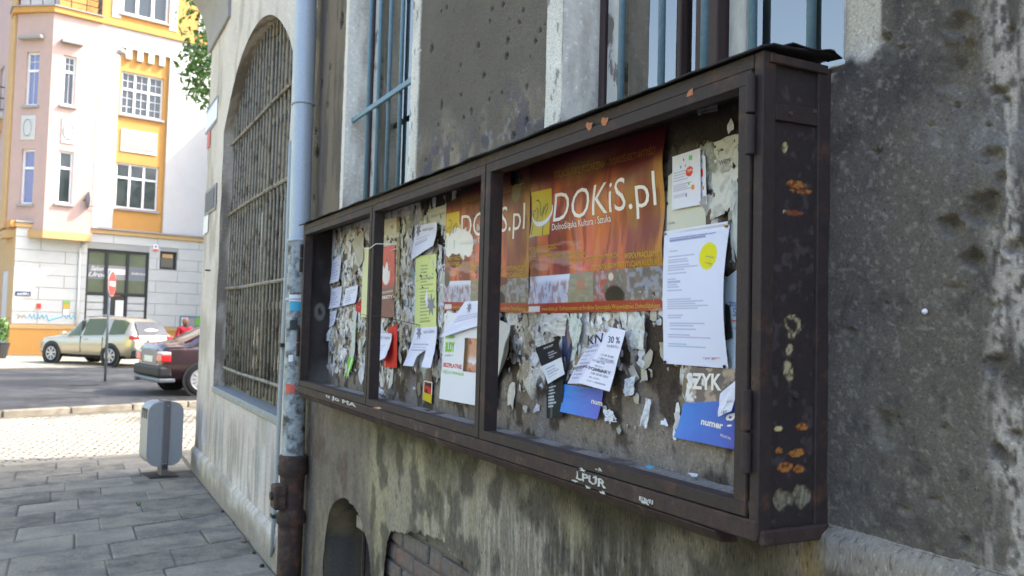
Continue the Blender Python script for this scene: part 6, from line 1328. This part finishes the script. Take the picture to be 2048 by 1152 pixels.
# cars ---------------------------------------------------------------
def car(root, st, paint, glass_cells, wheels, wr, cladding=None, rimn=7):
    """st: stations (x, zbottom, zbelt, ztop, half width, half roof width); x grows towards the front"""
    ST = []
    for i in range(len(st)-1):
        for k in range(4):
            t = k/4; ST.append(tuple(a*(1-t)+b*t for a, b in zip(st[i], st[i+1])))
    ST.append(st[-1]); n = 13; P = np.zeros((len(ST), n, 3))
    for i, (x, zb, zl, zt, w_, wr_) in enumerate(ST):
        half = [(0, zb), (w_*.85, zb), (w_*.97, zb+.10), (w_, (zb+zl)/2), (w_*.985, zl-.07), (w_*.955, zl), (w_*.94*(1-.0)+0, zl+.02) if zt-zl > .1 else (w_*.9, zl+.005)]
        x6 = half[6][0]
        if zt-zl > .1: up = [(x6+(wr_-x6)*.33, zl+(zt-zl)*.33), (x6+(wr_-x6)*.66, zl+(zt-zl)*.66), (wr_, zt-.07), (wr_*.9, zt-.02), (wr_*.6, zt), (0, zt+.015)]
        else: up = [(w_*.85, zl+.01), (w_*.75, zl+(zt-zl)*.6+.01), (w_*.6, zt+.01), (w_*.4, zt+.02), (w_*.2, zt+.022), (0, zt+.024)]
        for k, (y, z) in enumerate(half+up): P[i, k] = (x, y, z)
    for s in (1, -1):
        Q_ = P.copy(); Q_[..., 1] *= s; mb = MB(); mb.grid(Q_); mk('body', mb, M[paint], root, smooth=True, local=True)
        for (nm, i0, i1, k0_, k1_, mt) in glass_cells:
            G = Q_[i0:i1+1, k0_:k1_+1].copy(); c = Q_[..., :].reshape(-1, 3).mean(0)
            nrm = np.array([0, s*.9, .4]); G = G+nrm/np.linalg.norm(nrm)*.008; mb = MB(); mb.grid(G); mk(nm, mb, M[mt], root, smooth=True, local=True)
    for e in (0, -1):
        pts = [tuple(p) for p in P[e]]+[(p[0], -p[1], p[2]) for p in P[e][::-1][1:-1]]; mb = MB(); mb.add(pts, [tuple(range(len(pts)))]); mk('end_panel', mb, M[paint], root, local=True)
    for (x, s, w_) in wheels:
        y1 = s*(w_+.012); T = lambda a, b, c, x=x, y1=y1, s=s: (x+a, y1+s*c, wr+b)
        if cladding: mb = MB(); mb.lathe([(wr+.085, -.05), (wr+.085, .0), (wr+.01, .004)], 28, T); mk('wheel_arch', mb, M[cladding], root, local=True)
        else: mb = MB(); mb.lathe([(wr+.045, -.04), (wr+.045, -.004), (wr, -.004)], 28, T); mk('wheel_arch', mb, M['plasticblack'], root, local=True)
        mb = MB(); mb.lathe([(wr*.62, -.2), (wr*.97, -.19), (wr, -.15), (wr, -.02), (wr*.96, .008), (wr*.70, .012), (wr*.66, .0)], 28, T); wh_ = mk('wheel', mb, M['rubber'], root, smooth=True, local=True)
        mb = MB(); mb.lathe([(wr*.68, .0), (wr*.67, .014), (wr*.60, .012), (wr*.58, -.02)], 28, T); mk('rim', mb, M['alloy'], wh_, smooth=True, local=True)
        mb = MB()
        for k in range(rimn):
            t = 2*pi*k/rimn+.2; d1 = .16; pts = [(wr*.12*cos(t-.5), wr*.12*sin(t-.5)), (wr*.62*cos(t-d1), wr*.62*sin(t-d1)), (wr*.62*cos(t+d1), wr*.62*sin(t+d1)), (wr*.12*cos(t+.5), wr*.12*sin(t+.5))]
            mb.prism(pts, -.01, .012, T=T)
        mb.lathe([(wr*.16, -.01), (wr*.15, .016)], 12, T); mk('spokes', mb, M['alloy'], wh_, local=True)
        mb = MB(); mb.lathe([(wr*.58, -.03), (wr*.56, -.028)], 20, T); mk('hub_shadow', mb, M['plasticblack'], wh_, local=True)
rw = onG(221, 734); cang = 40
crs = thing('silver_crossover', 'silver family crossover parked by the ochre plinth, seen from its rear left side', 'car', (0, 0, 0))
# local frame: x forward, y left; rear wheel centre at x = 0
hd = np.array([-sin(radians(cang)), cos(radians(cang))]); lft = np.array([-hd[1], hd[0]])
base = rw[:2]-lft*.82+hd*.05
crs.location = (float(base[0]), float(base[1]), .02); crs.rotation_euler = (0, 0, atan2(hd[1], hd[0])); crs.scale = (.91, .91, .91)
stc = [(-.98, .42, .78, .92, .62, .4), (-.95, .38, .98, 1.02, .80, .45), (-.86, .30, 1.05, 1.22, .87, .52), (-.62, .25, 1.06, 1.50, .90, .60), (-.30, .24, 1.04, 1.60, .91, .63), (.6, .24, 1.00, 1.64, .92, .64), (1.3, .24, .97, 1.62, .92, .63), (1.75, .24, .95, 1.50, .91, .60), (2.30, .25, .93, 1.08, .90, .55), (2.55, .25, .92, .99, .89, .55), (3.20, .27, .86, .90, .86, .5), (3.48, .32, .72, .76, .72, .4), (3.55, .36, .60, .62, .5, .3)]
car(crs, stc, 'silver', [('rear_quarter_glass', 13, 18, 6, 9, 'sideglass'), ('side_glass', 19, 24, 6, 9, 'sideglass'), ('side_glass', 25, 30, 6, 9, 'sideglass'), ('windscreen', 29, 34, 10, 12, 'carglass'), ('sill_cladding', 12, 44, 1, 2, 'plasticblack')],
    [(0, 1, .90), (2.72, 1, .89), (0, -1, .90), (2.72, -1, .89)], .345, 'plasticblack')
def lb(root, nm, x0, x1, y0, y1, z0, z1, mt, bevel=.02, rot=None):
    mb = MB(); mb.box(x0, x1, y0, y1, z0, z1); return mk(nm, mb, M[mt], root, bevel=bevel, seg=2, local=True)
mb = MB(); mb.add([(-.955, -.66, 1.06), (-.955, .66, 1.06), (-.66, .55, 1.50), (-.66, -.55, 1.50)], [(0, 1, 2, 3)]); mk('rear_window', mb, M['rearglass'], crs, solid=.02, local=True)
lb(crs, 'rear_bumper', -1.06, -.80, -.84, .84, .30, .55, 'plasticblack', .05); lb(crs, 'tailgate_step', -1.045, -.85, -.80, .80, .555, .66, 'silver', .03); lb(crs, 'number_plate', -1.02, -.99, -.26, .26, .80, .91, 'plate', .003); lb(crs, 'blue_strip', -1.022, -.992, .22, .258, .805, .905, 'signblue', .0)
lb(crs, 'tail_light', -.985, -.76, .60, .875, .90, 1.03, 'taillight', .03); lb(crs, 'tail_light', -.985, -.76, -.875, -.60, .90, 1.03, 'taillight', .03); lb(crs, 'tail_light_clear', -.99, -.80, .60, .86, .85, .90, 'lampclear', .02)
lb(crs, 'door_handle', 1.02, 1.20, .915, .945, .86, .89, 'silver', .01); lb(crs, 'door_handle', .12, .30, .905, .94, .87, .90, 'silver', .01); lb(crs, 'mirror', 1.98, 2.12, .92, 1.10, .98, 1.11, 'silver', .03)
for x in (.42, 1.42): lb(crs, 'pillar', x-.03, x+.03, .70, .80, 1.05, 1.50, 'plasticblack', .01) if x > 1 else None
for x in (1.36, .36): lb(crs, 'door_gap', x-.004, x+.004, .900, .926, .42, .96, 'plasticblack', 0)
mb = MB(); mb.tube([(-.4, .60, 1.63), (.6, .62, 1.69), (1.5, .60, 1.63)], .018, 6); mk('roof_rail', mb, M['alloy'], crs, local=True)
# dark saloon
rb = onG(399, 791); sang = 78; hd = np.array([sin(radians(sang)), cos(radians(sang))]); rgt = np.array([hd[1], -hd[0]])
sal = thing('dark_saloon', 'dark maroon saloon car parked behind the litter bin, tail towards us', 'car', (0, 0, 0))
base = rb[:2]-rgt*.80; sal.location = (float(base[0]), float(base[1]), 0); sal.rotation_euler = (0, 0, atan2(hd[1], hd[0]))
sts = [(x if x > 0 else x*.68, *r_) for (x, *r_) in [(-1.10, .36, .78, .88, .60, .4), (-1.06, .32, .90, .96, .78, .5), (-.98, .28, .95, 1.00, .82, .55), (-.55, .26, .96, 1.02, .84, .56), (-.35, .24, .95, 1.06, .845, .56), (.30, .22, .93, 1.34, .85, .53), (.9, .22, .92, 1.38, .85, .54), (1.55, .22, .90, 1.33, .85, .53), (2.2, .22, .88, .96, .84, .5), (3.0, .24, .80, .85, .80, .5), (3.3, .3, .66, .7, .7, .4)]]
def lbs(root, nm, x0, x1, *r_, **k_): return lb(root, nm, x0*.68, x1*.68, *r_, **k_)
car(sal, sts, 'maroon', [('side_glass', 18, 22, 6, 9, 'carglass'), ('side_glass', 23, 29, 6, 9, 'carglass'), ('rear_window', 16, 20, 10, 12, 'carglass'), ('windscreen', 28, 32, 10, 12, 'carglass')], [(0, 1, .845), (2.70, 1, .845), (0, -1, .845), (2.70, -1, .845)], .315, None, 12)
lbs(sal, 'rear_bumper', -1.20, -.80, -.82, .82, .36, .58, 'plasticblack', .05); lbs(sal, 'number_plate', -1.135, -1.105, -.26, .26, .64, .76, 'plate', .003); lbs(sal, 'boot_lid', -1.125, -.95, -.48, .48, .60, .90, 'sill', .02)
lbs(sal, 'tail_light', -1.13, -.86, -.83, -.50, .66, .80, 'taillight', .02); lbs(sal, 'tail_light', -1.13, -.86, .50, .83, .66, .80, 'taillight', .02); lbs(sal, 'tail_light_clear', -1.125, -.86, -.825, -.50, .80, .86, 'lampclear', .015); lbs(sal, 'tail_light_clear', -1.125, -.86, .50, .825, .80, .86, 'lampclear', .015)
mb = MB(); mb.tube([(-.87, .5, .28), (-.6, .5, .29)], .04, 10); mk('exhaust', mb, M['galv'], sal, local=True); lbs(sal, 'bumper_lip', -1.18, -.7, -.80, .80, .26, .35, 'galv', .03)

# person in a red jacket
pg = np.array([2.97, 25.3]); 
per = thing('person', 'person in a red jacket walking behind the dark saloon, seen from behind', 'person', (float(pg[0]), float(pg[1]), 0), radians(20)); per.scale = (.94, .94, .94)
def skin_fig(nm, verts, edges, radii, mt, lv=2):
    me = bpy.data.meshes.new(nm); me.from_pydata(verts, edges, []); o = bpy.data.objects.new(nm, me); COL.objects.link(o); o.parent = per
    md = o.modifiers.new('skin', 'SKIN'); sv = me.skin_vertices[0].data if me.skin_vertices else None
    if sv is None:
        bm_ = __import__('bmesh').new(); bm_.from_mesh(me); bm_.verts.layers.skin.verify(); bm_.to_mesh(me); bm_.free(); sv = me.skin_vertices[0].data
    for i, r in enumerate(radii): sv[i].radius = (r, r*.8) if not isinstance(r, tuple) else r
    sv[0].use_root = True; o.modifiers.new('sub', 'SUBSURF').levels = lv; me.materials.append(M[mt]); return o
H_ = 1.60
body = skin_fig('body', [(0, 0, .86), (0, 0, 1.05), (0, .01, 1.25), (0, .01, 1.36), (0, 0, 1.42), (0, -.01, 1.47), (0, -.01, 1.53), (-.09, 0, .82), (-.10, -.02, .45), (-.10, .03, .08), (-.10, -.10, .04), (.09, 0, .82), (.10, .06, .45), (.10, .14, .10), (.10, .02, .04),
    (-.17, 0, 1.32), (-.24, -.01, 1.08), (-.22, -.10, .86), (-.22, -.13, .78), (.17, 0, 1.32), (.24, .02, 1.08), (.23, -.04, .86), (.23, -.06, .78)],
    [(0, 1), (1, 2), (2, 3), (3, 4), (4, 5), (5, 6), (0, 7), (7, 8), (8, 9), (9, 10), (0, 11), (11, 12), (12, 13), (13, 14), (3, 15), (15, 16), (16, 17), (17, 18), (3, 19), (19, 20), (20, 21), (21, 22)],
    [(.15, .10), (.13, .10), (.155, .11), (.12, .09), .05, .06, .085, .08, .06, .04, .04, .08, .06, .04, .04, .055, .045, .03, .035, .055, .045, .03, .035], 'trousers')
jk = skin_fig('jacket', [(0, 0, .80), (0, 0, 1.0), (0, .01, 1.25), (0, .01, 1.36), (0, 0, 1.41), (-.18, 0, 1.32), (-.25, -.01, 1.08), (-.23, -.09, .88), (.18, 0, 1.32), (.25, .02, 1.08), (.24, -.03, .88)], [(0, 1), (1, 2), (2, 3), (3, 4), (3, 5), (5, 6), (6, 7), (3, 8), (8, 9), (9, 10)],
    [(.19, .13), (.17, .13), (.19, .14), (.14, .11), .07, .075, .062, .05, .075, .062, .05], 'jacket')
mb = MB(); mb.lathe([(.02, .11), (.06, .10), (.088, .05), (.095, 0), (.085, -.06), (.05, -.08)], 14, lambda a, b, c: (a, b-.005, 1.53+c)); mk('hair', mb, M['hair'], per, smooth=True, local=True)
mb = MB(); mb.lathe([(.03, -.12), (.06, -.10), (.078, -.05), (.080, .0), (.06, .05)], 14, lambda a, b, c: (a, b+.018, 1.53+c)); hd_ = mk('face', mb, M['skin'], per, smooth=True, local=True)
mb = MB(); mb.box(-.012, .012, .09, .115, 1.49, 1.53); mk('nose', mb, M['skin'], hd_, local=True)
# potted shrub at the left edge
pp_ = np.array([-2.0, 33.5]); sh = thing('potted_shrub', 'green shrub in a dark pot at the far left by the side street', 'plant', (float(pp_[0]), float(pp_[1]), .02))
mb = MB(); mb.lathe([(.28, 0), (.38, .5), (.40, .52)], 16); mk('pot', mb, M['plasticblack'], sh, local=True)
def leaves(n, cen, rad, size, seed, mtn, parent, nm, local=True, clump=0.0):
    rg = np.random.default_rng(seed); v = rg.normal(size=(n, 3)); v /= np.linalg.norm(v, axis=1)[:, None]; r = rg.uniform(.35, 1, n)**.6
    p = v*r[:, None]*np.array(rad)+np.array(cen)
    if clump: 
        k = fbm(p[:, 0]*clump, p[:, 2]*clump+p[:, 1]*clump*.7, 3, seed) > .47; p = p[k]
    n = len(p); a = rg.normal(size=(n, 3)); a /= np.linalg.norm(a, axis=1)[:, None]; b = np.cross(a, rg.normal(size=(n, 3))); b /= np.linalg.norm(b, axis=1)[:, None]; s = rg.uniform(.6, 1.3, n)[:, None]*size
    q = np.stack([p-a*s, p+b*s*.45, p+a*s, p-b*s*.45], 1).reshape(-1, 3)
    me = bpy.data.meshes.new(nm); f = np.arange(n*4).reshape(-1, 4); me.from_pydata(q.tolist(), [], f.tolist()); me.materials.append(M[mtn]); o = bpy.data.objects.new(nm, me); COL.objects.link(o); o.parent = parent; o['kind'] = 'stuff'; return o
leaves(500, (0, 0, .95), (.35, .35, .5), .07, 31, 'leaf', sh, 'foliage'); leaves(40, (0, 0, 1.25), (.34, .34, .35), .05, 32, 'terracotta', sh, 'blossom')
# two street trees beyond our building
def tree(x, y, h, rad, lab, seed, n, cz):
    t = thing('street_tree', lab, 'tree', (x, y, -.02), group='street trees beyond our building')
    rg = random.Random(seed); mb = MB(); mb.tube([(0, 0, 0), (.05, .02, 1.5), (-.05, .05, 3.2), (.05, 0, 5.0)], [.20, .15, .13, .09], 10); mk('trunk', mb, M['bark'], t, smooth=True, local=True)
    for k in range(14):
        a = rg.uniform(0, 2*pi); z0 = rg.uniform(2.8, 5.0); l = rg.uniform(.6, .95); e = (rad[0]*l*cos(a), rad[1]*l*sin(a), cz+rg.uniform(-.6, .8)*rad[2]); mb = MB(); mb.tube([(0, 0, z0), (e[0]*.5, e[1]*.5, (z0+e[2])/2+.3), e], [.06, .035, .012], 6); mk('branch', mb, M['bark'], t, local=True)
    leaves(n, (0, 0, cz), rad, .075, seed, 'leaf', t, 'crown', clump=1.1)
    for k in range(16):
        a = rg.uniform(0, 2*pi); r_ = rg.uniform(.7, 1.05); leaves(int(n*.035), (rad[0]*r_*cos(a), rad[1]*r_*sin(a), cz+rg.uniform(-.85, .5)*rad[2]), (.7, .7, .8), .07, seed*50+k, 'leaf', t, 'leaf_cluster')
tree(5.55, 17.0, 9, (4.0, 4.0, 2.8), 'nearer leafy tree whose drooping twigs show left of the arched wall', 5, 26000, 7.6)
tree(8.4, 23.0, 9, (3.8, 3.8, 2.8), 'farther leafy tree shading the asphalt, hidden behind the first one', 6, 20000, 7.6)
